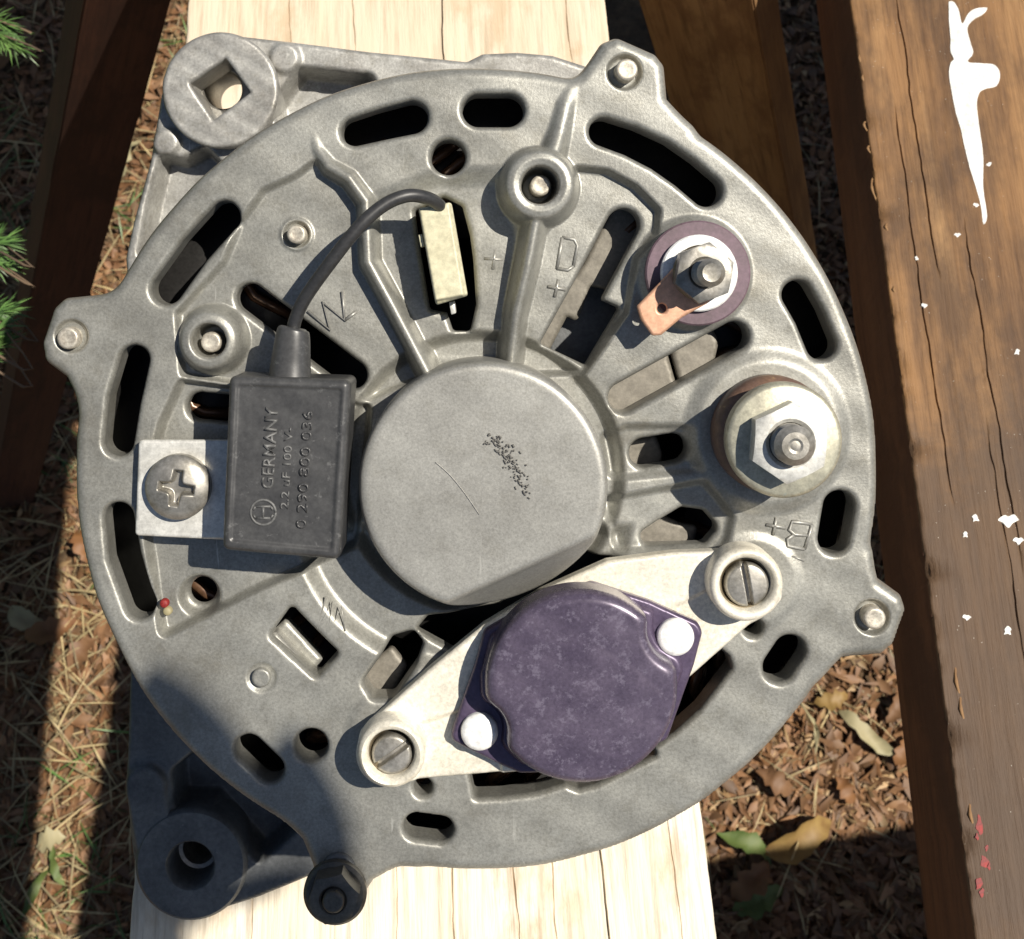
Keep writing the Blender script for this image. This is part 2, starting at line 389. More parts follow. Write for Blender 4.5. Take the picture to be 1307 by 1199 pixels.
def tube(bm, pts, r, n=12, flat=1.0):
    pts = [Vector(p) for p in pts]; rows = []; up = Vector((0, 0, 1))
    for i, p in enumerate(pts):
        d = (pts[min(i + 1, len(pts) - 1)] - pts[max(i - 1, 0)]).normalized()
        s = d.cross(up); s = s.normalized() if s.length > .05 else Vector((1, 0, 0)); v = s.cross(d)
        rr = r(i / max(1, len(pts) - 1)) if callable(r) else r
        rows.append([bm.verts.new(p + s * rr * math.cos(2 * math.pi * k / n) + v * rr * flat * math.sin(2 * math.pi * k / n)) for k in range(n)])
    for a, b in zip(rows, rows[1:]):
        for k in range(n): bm.faces.new((a[k], a[(k + 1) % n], b[(k + 1) % n], b[k]))
    bm.faces.new(rows[0][::-1]); bm.faces.new(rows[-1])
    return bm

# ================================================================== GROUND
def nz(x, y, s, seed=0.): return mnoise.noise(Vector((x * s, y * s, seed)))
def ground_z(x, y):
    r = math.hypot(x, y)
    f = max(0., 1 - r / 1.6)
    return f * (.012 * nz(x, y, 5) + .006 * nz(x, y, 22, 3) + .003 * nz(x, y, 70, 7))
def axis():
    a = list(np.arange(-.75, .7501, .011)); o = [1., 1.4, 2., 3.5, 7, 15, 40]
    return [-v for v in o[::-1]] + a + o
ax_ = axis(); n_ = len(ax_)
gv = [(x, y, ground_z(x, y)) for y in ax_ for x in ax_]
gf = [(j * n_ + i, j * n_ + i + 1, (j + 1) * n_ + i + 1, (j + 1) * n_ + i) for j in range(n_ - 1) for i in range(n_ - 1)]
tag(link('ground', mesh_from(gv, gf), 'soil'), kind='structure')

def leaf_geo(L, Wd, curl, bend, n=4, point=.5, tip=1.0):
    """curved leaf blade along +x, triangles few"""
    v, f = [], []
    for i in range(n + 1):
        t = i / n; w = Wd * (math.sin(math.pi * min(1, t ** point)) ** .8) * .5 + Wd * .02
        z = bend * math.sin(t * math.pi) * L
        v += [(L * (t - .5), -w, z + curl * w), (L * (t - .5), 0, z), (L * (t - .5), w, z + curl * w)]
    for i in range(n):
        a = i * 3
        f += [(a, a + 3, a + 4, a + 1), (a + 1, a + 4, a + 5, a + 2)]
    return v, f
def place(geo, loc, rot):
    m = Matrix.Translation(loc) @ rot.to_4x4()
    return [m @ Vector(p) for p in geo[0]]
from mathutils import Euler
def rot(rx, ry, rz): return Euler((rx, ry, rz)).to_matrix()

def visible_ground(px, py):
    p = ray(px, py, -HB) * S
    return p.x, p.y
# leaf litter and straw, uncountable
def litter(name, label, cat, mat, count, Lr, Wr, regions, dens=None, up=(.0, .006), tilt=.5, n=2, curl=.5):
    V, Fc = [], []
    for k in range(count):
        rg = random.choice(regions)
        x, y = visible_ground(random.uniform(rg[0], rg[2]), random.uniform(rg[1], rg[3]))
        if dens and not dens(x, y): continue
        L = random.uniform(*Lr); g = leaf_geo(L, random.uniform(*Wr), random.uniform(-curl, curl), random.uniform(-.12, .18), n=n)
        pts = place(g, Vector((x, y, ground_z(x, y) + random.uniform(*up))), rot(random.gauss(0, tilt), random.gauss(0, tilt * .6), random.uniform(0, 6.3)))
        b = len(V); V += pts; Fc += [tuple(b + q for q in ff) for ff in g[1]]
    o = link(name, mesh_from(V, Fc), mat)
    return tag(o, label, cat, kind='stuff')
LEFT = (-60, -100, 330, 1290); GAP = (840, -60, 1260, 1290)
litter('leaf_litter', 'brown crumbled leaf and bark litter covering the soil', 'leaf litter', 'litter1', 22000, (.007, .024), (.003, .010), [LEFT, GAP], n=2)
litter('bark_chips', 'tan shredded bark and leaf bits scattered over the soil', 'bark chips', 'litter2', 6000, (.006, .020), (.002, .007), [LEFT, GAP, GAP], n=2)
litter('dry_straw', 'dry straw and dead grass blades lying on the soil', 'straw', 'straw', 2000, (.02, .075), (.0007, .0017), [LEFT, LEFT, LEFT, LEFT, LEFT, GAP], up=(.002, .010), tilt=.15, n=3, curl=.1)
litter('short_grass', 'short thin green grass growing in the soil', 'grass', 'needle', 700, (.02, .05), (.001, .002), [LEFT], up=(.004, .012), tilt=.5, n=2, dens=lambda x, y: nz(x, y, 9, 4) > .12)

def fallen_leaf(px, py, L, Wd, rz, mat, label, curl=.35, bend=.1, tl=(0, 0), group=None, up=.008):
    x, y = visible_ground(px, py)
    L *= .52; Wd *= .50; curl *= 1.5; bend *= 1.6
    v, f = leaf_geo(L, Wd, curl, bend, n=10, point=.85)
    ph = random.uniform(0, 6)
    v = [(a, b * (1 + .22 * math.sin(a / L * 23 + ph) + .15 * math.sin(a / L * 41 + 2 * ph)) + .06 * L * math.sin(a / L * 5 + ph), c + .05 * L * math.sin(a / L * 9 + b / Wd * 4 + ph)) for a, b, c in v]
    bm = bmesh.new(); vs = [bm.verts.new(p) for p in v]
    for q in f: bm.faces.new([vs[i] for i in q])
    tube(bm, [(-L * .5, 0, 0), (-L * .62, L * .02, .002), (-L * .75, L * .06, .003)], L * .012, 5)
    me = bpy.data.meshes.new('m'); bm.to_mesh(me); bm.free()
    o = link('fallen_leaf', me, mat)
    o.location = (x, y, ground_z(x, y) + up); o.rotation_euler = (tl[0], tl[1], rz)
    return tag(o, label, 'leaf', group)
fallen_leaf(1015, 1068, .105, .040, .30, 'leaf_y', 'large curled yellow leaf with brown half lying in the gap between the boards', .6, .12, (.25, 0))
fallen_leaf(948, 1085, .085, .026, -.55, 'leaf_g', 'narrow leaf with bright green rim beside the large yellow leaf', .5, .1, (-.3, .1))
fallen_leaf(955, 1125, .07, .036, .85, 'leaf_o', 'orange brown leaf just below the green rimmed leaf', .4, .15)
fallen_leaf(965, 1150, .075, .03, .3, 'leaf_g', 'flat dark green leaf in shade under the orange leaf')
fallen_leaf(1108, 940, .10, .022, -.62, 'leaf_p', 'long pale straw coloured leaf lying slantwise on the bark chips', .3, .05, up=.010)
fallen_leaf(1030, 930, .075, .006, 1.75, 'leaf_p', 'thin pale bent stalk standing out of the bark chips', .1, .15, up=.010)
fallen_leaf(1060, 895, .05, .024, .2, 'leaf_y', 'small ochre leaf beside the casing edge and bark chips', .4, .1, up=.009)
fallen_leaf(1150, 960, .045, .024, 1.2, 'leaf_o', 'small rusty leaf against the shaded foot of the brown board', .4, .1, up=.009)
fallen_leaf(1075, 1010, .04, .022, 2.2, 'leaf_o', 'small rusty leaf between the yellow leaf and pale leaf', .4, .1, up=.009)
fallen_leaf(985, 1000, .055, .028, 2.7, 'leaf_b', 'broad brown leaf lying close to the pale beam', .5, .12, up=.009)
fallen_leaf(1140, 905, .05, .02, .9, 'leaf_b', 'narrow brown leaf above the long pale leaf', .5, .12, up=.009)
fallen_leaf(72, 812, .075, .035, .35, 'leaf_o', 'orange leaf on the sunny strip of ground beside the casing', .4, .1, up=.009)
fallen_leaf(38, 795, .06, .03, -.3, 'leaf_p', 'pale cream leaf next to the orange leaf on the strip', .4, .1, up=.009)
fallen_leaf(110, 840, .06, .03, .9, 'leaf_b', 'brown leaf just below the orange leaf on the strip', .4, .1, up=.009)
fallen_leaf(110, 700, .055, .03, 1.9, 'leaf_o', 'rust leaf above the orange leaf beside the casing', .4, .1, up=.009)
fallen_leaf(52, 1140, .07, .013, 1.0, 'leaf_g', 'fresh green blade of a leaf lying on straw', .2, .1, up=.010)
fallen_leaf(78, 1105, .06, .011, 2.1, 'leaf_g', 'second green blade crossing over pale straw', .2, .1, up=.010)
fallen_leaf(70, 1075, .04, .026, .3, 'leaf_p', 'white bleached leaf above the green blades', .2, .1, up=.010)
fallen_leaf(165, 215, .10, .03, 1.2, 'leaf_p', 'bleached leaf in the sunny patch by the dark leg', .2, .1, up=.010)
fallen_leaf(22, 70, .12, .06, 1.2, 'leaf_b', 'large brown leaf near the conifer tips', .3, .1, up=.010)

# ================================================================== BOARDS
def board(name, p0, yaw, width, thick, lo, hi, mat, parent=None, cracks=(), vis=(-1400, 2000), edge_wear=(3., 3.), seed=1, side_mat=None, vstep=14.):
    """top-left corner line starts at p0 (world u, top level), runs along local +y; local x across.  cracks: (x, v0, v1, depth, half width)"""
    cr = sorted(cracks)
    cols = []          # (base x, crack index, offset)
    xs = list(np.linspace(0, width, max(8, int(width / 28)) + 1))
    for x in xs:
        if all(abs(x - c[0]) > 14 for c in cr): cols.append((x, -1, 0))
    for i, c in enumerate(cr):
        for o in (-7, -c[4] - .5, -c[4], -c[4] * .4, c[4] * .4, c[4], c[4] + .5, 7): cols.append((c[0] + o, i, o))
    for o in (1.5, 4, 9): cols += [(o, -1, 0), (width - o, -1, 0)]
    cols.sort()
    vs = list(np.arange(vis[0], vis[1], vstep)); vs = [lo] + list(np.linspace(lo, vis[0], 6)[1:-1]) + vs + list(np.linspace(vis[1], hi, 6))
    V, Fc = [], []
    nc = len(cols)
    for v in vs:
        el = edge_wear[0] * (max(0, mnoise.noise(Vector((v / 60, seed, 0)))) * 2.2 + .6 * max(0, mnoise.noise(Vector((v / 17, seed, 4)))))
        er = edge_wear[1] * (max(0, mnoise.noise(Vector((v / 70, seed, 9)))) * 2.2 + .6 * max(0, mnoise.noise(Vector((v / 17, seed, 14)))))
        row = []
        for (x, ci, o) in cols:
            z = 1.6 * mnoise.noise(Vector((x / 22, v / 260, seed))) + 2.2 * mnoise.noise(Vector((x / 150, v / 500, seed + 5)))
            if ci >= 0:
                cx, v0, v1, dep, hw = cr[ci]
                x = x + 7 * mnoise.noise(Vector((v / 160, cx, seed)))+ 2 * mnoise.noise(Vector((v / 30, cx, seed)))
                a = max(0., min(1., (v - v0) / 90, (v1 - v) / 90))
                z -= dep * a * max(0., 1 - (abs(o) / hw) ** 2 * .55 if abs(o) <= hw + .01 else 0) * (.75 + .5 * mnoise.noise(Vector((v / 45, cx, 3))))
            dl, dr = x, width - x
            for d_, wv in ((dl, el), (dr, er)):
                rr = 5 + wv * 2.5
                if d_ < rr: z -= (rr - math.sqrt(max(0, rr * rr - (rr - d_) ** 2))) * .8
            row.append((x + (el if x < 2 else -er if x > width - 2 else 0) * .7, v, z))
        V += row
    nr = len(vs)
    for r in range(nr - 1):
        for c in range(nc - 1): Fc.append((r * nc + c, r * nc + c + 1, (r + 1) * nc + c + 1, (r + 1) * nc + c))
    ntop = len(Fc)
    b = len(V)
    for r in range(nr):
        l, rgt = V[r * nc], V[r * nc + nc - 1]
        V += [(l[0] + 1, l[1], -8), (0, l[1], -thick), (rgt[0] - 1, rgt[1], -8), (width, rgt[1], -thick)]
    for r in range(nr - 1):
        a, a2 = b + r * 4, b + r * 4 + 4
        Fc += [(r * nc, (r + 1) * nc, a2, a), (a, a2, a2 + 1, a + 1), ((r + 1) * nc + nc - 1, r * nc + nc - 1, a + 2, a2 + 2), (a2 + 2, a + 2, a + 3, a2 + 3), (a + 1, a2 + 1, a2 + 3, a + 3)]
    e0 = [c for c in range(nc)] + [b + 2, b + 3, b + 1, b]; Fc.append(e0[::-1])
    k = (nr - 1); e1 = [k * nc + c for c in range(nc)] + [b + k * 4 + 2, b + k * 4 + 3, b + k * 4 + 1, b + k * 4]; Fc.append(e1)
    me = mesh_from([(x * S, y * S, z * S) for x, y, z in V], Fc)
    o = link(name, me, mat, parent)
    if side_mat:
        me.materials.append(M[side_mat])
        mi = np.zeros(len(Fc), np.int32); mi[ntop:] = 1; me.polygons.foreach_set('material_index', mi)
    me.set_sharp_from_angle(angle=math.radians(50))
    o.location = p0 * S; o.rotation_euler = (0, 0, yaw)
    return o

def empty(name, loc, **kw):
    o = bpy.data.objects.new(name, None); C.objects.link(o); o.location = loc; o.empty_display_size = .02
    return tag(o, **kw)
def child_world(o, root):       # keep world placement under an unrotated root
    o.parent = root; o.location = Vector(o.location) - root.location

# --- the pale beam of the sawhorse
bl0, bl1 = ray(165, 1199, 0), ray(240, 0, 0); br0 = ray(915, 1199, 0); br1 = ray(772, 0, 0)
yaw_b = math.atan2(-(((bl1 + br1) / 2 - (bl0 + br0) / 2).x), ((bl1 + br1) / 2 - (bl0 + br0) / 2).y)
bw = (br0 - bl0).x * math.cos(yaw_b)
saw = empty('sawhorse', Vector(((bl0.x + br0.x) / 2 * S, 0, 0)), label='sawhorse with pale pine top beam carrying the alternator', cat='sawhorse')
def bx(px, py, org, yaw):      # picture point -> (across, along) on a board
    d = ray(px, py, 0) - org; c, s = math.cos(yaw), math.sin(yaw)
    return d.x * c + d.y * s, -d.x * s + d.y * c
cr = []
for (xa, ya, xb, yb, dep, hw) in [(560, 0, 572, 85, 30, 1.5), (632, 0, 640, 75, 28, 1.4), (455, 0, 447, 60, 6, 1.3), (372, 10, 366, 60, 5, 1.2), (722, 5, 730, 70, 6, 1.2),
                                  (577, 1105, 579, 1199, 8, 1.5), (772, 1080, 774, 1199, 26, 1.5), (657, 1100, 656, 1199, 6, 1.4), (705, 1100, 712, 1199, 5, 1.2), (505, 1110, 506, 1199, 5, 1.2), (850, 1060, 870, 1199, 4, 1.2), (320, 1150, 322, 1199, 5, 1.2)]:
    x1, v1 = bx(xa, ya, bl0, yaw_b); x2, v2 = bx(xb, yb, bl0, yaw_b)
    a, b_ = min(v1, v2), max(v1, v2)
    cr.append(((x1 + x2) / 2, a - 500 if ya > 600 else a - 60, b_ + 600 if ya < 600 else b_ + 90, dep, hw))
cr.sort(); cr2 = []
for c in cr:
    if not cr2 or c[0] - cr2[-1][0] > 20: cr2.append(c)
beam = board('beam', bl0, yaw_b, bw, 300, -2200, 7000, 'pale', None, cr2, vis=(-500, 2300), seed=2, edge_wear=(2, 3))
child_world(beam, saw); beam['label'] = 'pale sun bleached pine beam with long drying cracks'
# legs, splayed, running from the beam's flank to the ground
def leg(top, bot, w, d, mat, wide=(1, 0, 0)):
    top, bot = Vector(top), Vector(bot); ax = (top - bot); L = ax.length; ax.normalize()
    wv = Vector(wide); wv = (wv - ax * wv.dot(ax)).normalized(); dv = wv.cross(ax)
    bm = bmesh.new(); bmesh.ops.create_cube(bm, size=1)
    bmesh.ops.scale(bm, vec=(w * S, L * S, d * S), verts=bm.verts)
    bmesh.ops.subdivide_edges(bm, edges=[e for e in bm.edges if abs(e.verts[0].co.y - e.verts[1].co.y) > 1e-6], cuts=30)
    bmesh.ops.bevel(bm, geom=[e for e in bm.edges if abs(abs(e.verts[0].co.x) - w * S / 2) < 1e-7 and abs(abs(e.verts[0].co.z) - d * S / 2) < 1e-7 and abs(e.verts[0].co.y - e.verts[1].co.y) > 1e-6], offset=5 * S, segments=2, affect='EDGES')
    for v in bm.verts: v.co += Vector((mnoise.noise(v.co * 60), 0, mnoise.noise(v.co * 60 + Vector((5, 0, 0))))) * .0005
    me = bpy.data.meshes.new('m'); bm.to_mesh(me); bm.free()
    o = link('leg', me, mat); me.set_sharp_from_angle(angle=math.radians(40))
    R = Matrix((wv, ax, dv)).transposed()
    o.rotation_euler = R.to_euler(); o.location = (top + bot) / 2 * S
    return o
zb = bl0.z
def leg_through(pa, pb, ha, hb):
    """axis line through two picture points at levels ha, hb below the beam; extended to just under the beam top and to the ground"""
    a, b = ray(*pa, ha), ray(*pb, hb); d = (b - a)
    t0 = (zb - 40 - a.z) / d.z; t1 = (-100 - a.z) / d.z
    return a + d * t0, a + d * t1
tl, tb = leg_through((150, 0), (68, 375), -700, -2700)
o = leg(tl, tb, 250, 200, 'legdark', wide=(1, .25, 0)); child_world(o, saw); o['label'] = 'dark reddish leg'
tl, tb = leg_through((905, 0), (960, 240), -420, -1500)
o = leg(tl, tb, 330, 170, 'legwood', wide=(1, -.35, 0)); child_world(o, saw); o['label'] = 'tan wooden leg with a sunlit edge'
for sx in (-1, 1):     # far pair of legs, off at the near end
    o = leg((bl0.x + bw / 2 + sx * 330, -1500, zb - 310), (bl0.x + bw / 2 + sx * 1300, -1900, -60), 330, 180, 'legwood'); child_world(o, saw)
o = leg((bl0.x + 30, 1900, zb - 400), (br0.x - 30, 1900, zb - 400), 300, 160, 'legwood', wide=(0, 0, 1)); o.name = 'cross_brace'; child_world(o, saw)

# --- the weathered workbench beside it
kl0, kl1 = ray(1245, 1199, 0), ray(1085, 0, 0)
yaw_k = math.atan2(-(kl1 - kl0).x, (kl1 - kl0).y)
bench = empty('workbench', Vector((kl0.x * S + .2, 0, 0)), label='weathered brown plank workbench with dripped white paint', cat='workbench')
cr = []
for (xa, ya, xb, yb, dep, hw) in [(1145, 10, 1195, 330, 9, 1.6), (1150, 150, 1205, 620, 7, 1.5), (1205, 330, 1240, 900, 5, 1.5), (1255, 300, 1275, 700, 6, 1.6), (1290, 560, 1300, 1000, 5, 1.5)]:
    x1, v1 = bx(xa, ya, kl0, yaw_k); x2, v2 = bx(xb, yb, kl0, yaw_k); cr.append(((x1 + x2) / 2, min(v1, v2) - 50, max(v1, v2) + 50, dep, hw))
cr.sort(); cr2 = []
for c in cr:
    if not cr2 or c[0] - cr2[-1][0] > 20: cr2.append(c)
plank = board('plank', kl0, yaw_k, 1180, 260, -1900, 7000, 'brown', None, cr2, vis=(-400, 2300), seed=9, edge_wear=(9, 4), side_mat='brown_edge', vstep=9.)
child_world(plank, bench); plank['label'] = 'weathered brown plank with white paint drip along one edge'
for (x0, y0, w_, l0, l1) in [(2090, -900, 1150, -1000, 7900), (3260, -900, 640, -1000, 7900), (3920, 620, 3600, 0, 6400), (4150, -3400, 3400, 0, 2580)]:  # unseen planks added to shade the ground and leave one lit patch
    p2 = board('plank', Vector((x0, y0, zb)), .14 if y0 < -2000 else 0, w_, 260, l0, l1, 'brown', None, (), vis=(l0 + 200, l0 + 300), seed=x0 % 17, side_mat='brown_edge', vstep=50.); child_world(p2, bench)
for yy in (-1900, 2600):
    o = leg((1000, yy, zb - 340), (7400, yy, zb - 340), 160, 300, 'brown_edge', wide=(0, 0, 1)); o.name = 'cross_rail'
    child_world(o, bench)
for (xx, yy) in ((3600, -2000), (3600, 2700), (7000, -2000), (7000, 2700)):
    o = leg((xx, yy, zb - 262), (xx, yy, -60), 300, 300, 'brown_edge'); child_world(o, bench)

# paint on the plank (parts of the bench)
def blob(name, pts, parent, mat, h=4., z0=zb, zoff=1.5):
    """poured paint: outline in picture points on the plank, domed"""
    P = [ray(px, py, 0) for px, py in pts]
    c = sum(P, Vector()) / len(P)
    bm = bmesh.new(); rings = []
    n = len(P)
    P = [p for p in spline(P + [P[0]], 4)][:-1]
    outer_ = [bm.verts.new((p.x, p.y, z0 - 4)) for p in P]; r1 = [bm.verts.new((p.x, p.y, z0 + zoff)) for p in P]
    top = bm.faces.new(r1)
    for i in range(len(P)): bm.faces.new((outer_[i], outer_[(i + 1) % len(P)], r1[(i + 1) % len(P)], r1[i]))
    ins = bmesh.ops.inset_region(bm, faces=[top], thickness=3.0, depth=h)
    for v in bm.verts: v.co = (v.co - Vector((c.x, c.y, z0))) * S
    bmesh.ops.recalc_face_normals(bm, faces=bm.faces)
    bmesh.ops.triangulate(bm, faces=[f for f in bm.faces if len(f.verts) > 4])
    me = bpy.data.meshes.new('m'); bm.to_mesh(me); bm.free()
    o = link(name, me, mat); o.location = Vector((c.x, c.y, z0)) * S; child_world(o, parent); return o
drip = [(1210, 4), (1216, 3), (1222, 14), (1228, 30), (1234, 20), (1245, 13), (1258, 12), (1256, 18), (1243, 24), (1236, 36), (1238, 55), (1243, 70), (1236, 78), (1252, 80), (1268, 84), (1276, 96), (1272, 110), (1258, 115), (1250, 120), (1247, 135), (1250, 160), (1254, 200), (1256, 240), (1259, 275), (1256, 286), (1251, 265), (1244, 240), (1238, 215), (1232, 190), (1225, 165), (1220, 145), (1214, 120), (1211, 95), (1213, 82), (1217, 76), (1212, 66), (1214, 50), (1211, 30)]
drip = [(x + random.uniform(-1.6, 1.6), y + random.uniform(-1.5, 1.5)) for x, y in drip]
o = blob('paint_drip', drip, bench, 'paint_w', 2.5); o['label'] = 'thick white paint drip tapering to a point'
for (x, y, r) in [(1287, 664, 9), (1245, 662, 5), (1232, 683, 4), (1286, 806, 6), (1234, 788, 4), (1262, 210, 3), (1246, 262, 3), (1180, 390, 3), (1222, 300, 3), (1298, 450, 4), (1170, 330, 2.5), (1300, 690, 5)]:
    a0 = random.uniform(0, 6); blob('paint_speck', [(x + r * (1 + .5 * math.sin(a * 2 + a0)) * math.cos(a), y + r * .8 * (1 + .4 * math.cos(a * 3 + a0)) * math.sin(a)) for a in np.linspace(0, 2 * math.pi, 9)[:-1]], bench, 'paint_w', .8, zoff=1)
for k, (x, y, rx, ry) in enumerate([(1250, 1053, 4, 12), (1256, 1100, 5, 9), (1249, 1128, 4, 9), (1259, 1083, 2, 4), (1253, 1140, 3, 5), (1262, 1106, 2, 4), (1247, 1068, 2, 4)]):
    o = blob('paint_smear', [(x + rx * (1 + .4 * math.sin(3 * a + k)) * math.cos(a), y + ry * (1 + .3 * math.sin(2 * a + k)) * math.sin(a)) for a in np.linspace(0, 2 * math.pi, 10)[:-1]], bench, 'paint_r', .8, zoff=1.2); o['label'] = 'red paint smear'
# splinters curling off the plank's edge
for k, (x, y, l) in enumerate([(1098, 75, 22), (1102, 100, 16), (1104, 160, 14), (1109, 190, 12), (1114, 240, 30), (1132, 290, 14), (1142, 370, 14), (1222, 870, 40), (1228, 905, 34), (1240, 1040, 30)]):
    p = ray(x, y, 0); bm = bmesh.new()
    tube(bm, spline([p + Vector((6, -l, -6)), p + Vector((-3, 0, 2)), p + Vector((5, l, -5))], 4), lambda t: .6 + 2.4 * math.sin(math.pi * t) + .8 * math.sin(17 * t), 6, .5)
    for v in bm.verts: v.co = (v.co - p) * S
    me = bpy.data.meshes.new('m'); bm.to_mesh(me); bm.free(); o = link('splinter', me, 'legwood'); o.location = p * S; child_world(o, bench)

# ================================================================== ALTERNATOR
alt = empty('alternator', W(BASE), label='grey cast aluminium car alternator standing on its pulley on the pale beam', cat='alternator')
alt.rotation_euler = (TILT, 0, 0)
CX, CY, CR = 608., 600., 515.
EARS = [[(722, 118), (752, 78), (768, 54), (788, 46), (838, 68), (849, 82), (853, 125), (895, 172), (800, 220)],
        [(165, 370), (120, 377), (80, 381), (66, 394), (51, 438), (55, 462), (82, 482), (104, 528), (180, 520)],
        [(1112, 690), (1124, 742), (1153, 762), (1159, 780), (1143, 824), (1128, 838), (1078, 842), (1036, 880), (1000, 780)],
        [(345, 1020), (384, 1075), (398, 1110), (405, 1150), (455, 1160), (476, 1128), (512, 1108), (560, 1106), (480, 1020)]]
def outer_sdf(X, Y):
    d = circ(X, Y, CX, CY, CR) + wob(X, Y, 90, .8, 2)
    for e in EARS: d = smin(d, poly(X, Y, e, 14), 16)
    return d
HOLES = [
    lambda X, Y: caps(X, Y, [(453, 168), (490, 158), (525, 150)], [18, 20, 21]),
    lambda X, Y: caps(X, Y, [(611, 141), (648, 141)], 21),
    lambda X, Y: caps(X, Y, [(770, 168), (805, 180), (842, 198), (875, 221), (902, 244)], [18, 19, 20, 20, 20]),
    lambda X, Y: caps(X, Y, [(1018, 377), (1034, 405), (1049, 441)], 19),
    lambda X, Y: caps(X, Y, [(1072, 647), (1065, 688)], 20),
    lambda X, Y: caps(X, Y, [(1009, 832), (995, 853)], 20),
    lambda X, Y: caps(X, Y, [(532, 1056), (562, 1060)], 17),
    lambda X, Y: caps(X, Y, [(317, 957), (344, 983)], 18),
    lambda X, Y: caps(X, Y, [(151, 661), (158, 712), (178, 773)], [19, 21, 19]),
    lambda X, Y: caps(X, Y, [(171, 460), (158, 510), (151, 564)], [19, 21, 19]),
    lambda X, Y: caps(X, Y, [(286, 277), (248, 319), (212, 369)], 20),
    lambda X, Y: circ(X, Y, 572, 201, 22),
    lambda X, Y: circ(X, Y, 397, 953, 21),
    lambda X, Y: circ(X, Y, 252, 762, 17),
    lambda X, Y: caps(X, Y, [(318, 381), (448, 480)], 19),
    lambda X, Y: caps(X, Y, [(252, 521), (345, 530)], 18),
    lambda X, Y: poly(X, Y, [(372, 773), (433, 835), (404, 867), (344, 812)], 6),
    lambda X, Y: poly(X, Y, [(500, 818), (528, 810), (540, 826), (532, 850), (502, 893), (475, 893), (462, 872)], 9),
    lambda X, Y: np.minimum(caps(X, Y, [(797, 287), (752, 372)], 21), poly(X, Y, [(778, 282), (814, 300), (773, 372), (771, 384), (793, 394), (749, 468), (690, 440)], 4)),
    lambda X, Y: caps(X, Y, [(796, 508), (937, 430)], 19),
    lambda X, Y: caps(X, Y, [(824, 580), (860, 574)], 19),
    lambda X, Y: poly(X, Y, [(842, 668), (872, 650), (900, 654), (920, 677), (902, 698), (824, 700), (818, 684)], 10),
    lambda X, Y: poly(X, Y, [(528, 268), (566, 250), (590, 262), (600, 300), (604, 330), (608, 390), (600, 424), (578, 424), (570, 400), (548, 396)], 6),
    lambda X, Y: poly(X, Y, [(590, 945), (606, 1021), (640, 1020), (684, 1014), (722, 1003), (738, 1010), (760, 1004), (800, 985), (838, 966), (836, 955), (860, 938), (894, 908), (935, 854), (930, 838), (900, 815), (790, 716), (745, 712), (640, 780), (545, 792), (530, 810), (640, 870)], 5),
    lambda X, Y: circ(X, Y, 962, 802, 12), lambda X, Y: circ(X, Y, 540, 1006, 12),
]
def holes_sdf(X, Y):
    d = np.full(X.shape, 1e9)
    for h in HOLES: d = np.minimum(d, h(X, Y))
    return d
def mask_case(X, Y): return np.maximum(outer_sdf(X, Y), -holes_sdf(X, Y))
def rib(h, X, Y, pts, Hs, r, k=9):      # raise a rounded ridge, its height given at each point
    best = np.full(X.shape, -45.)
    for i in range(len(pts) - 1):
        (ax, ay), (bx_, by) = pts[i], pts[i + 1]; dx, dy = bx_ - ax, by - ay
        tt = np.clip(((X - ax) * dx + (Y - ay) * dy) / (dx * dx + dy * dy), 0, 1)
        d = np.hypot(X - ax - tt * dx, Y - ay - tt * dy); H = Hs[i] + (Hs[i + 1] - Hs[i]) * tt
        best = np.maximum(best, H - 14 * (d / r) ** 2.4)
    return smax(h, best, k)
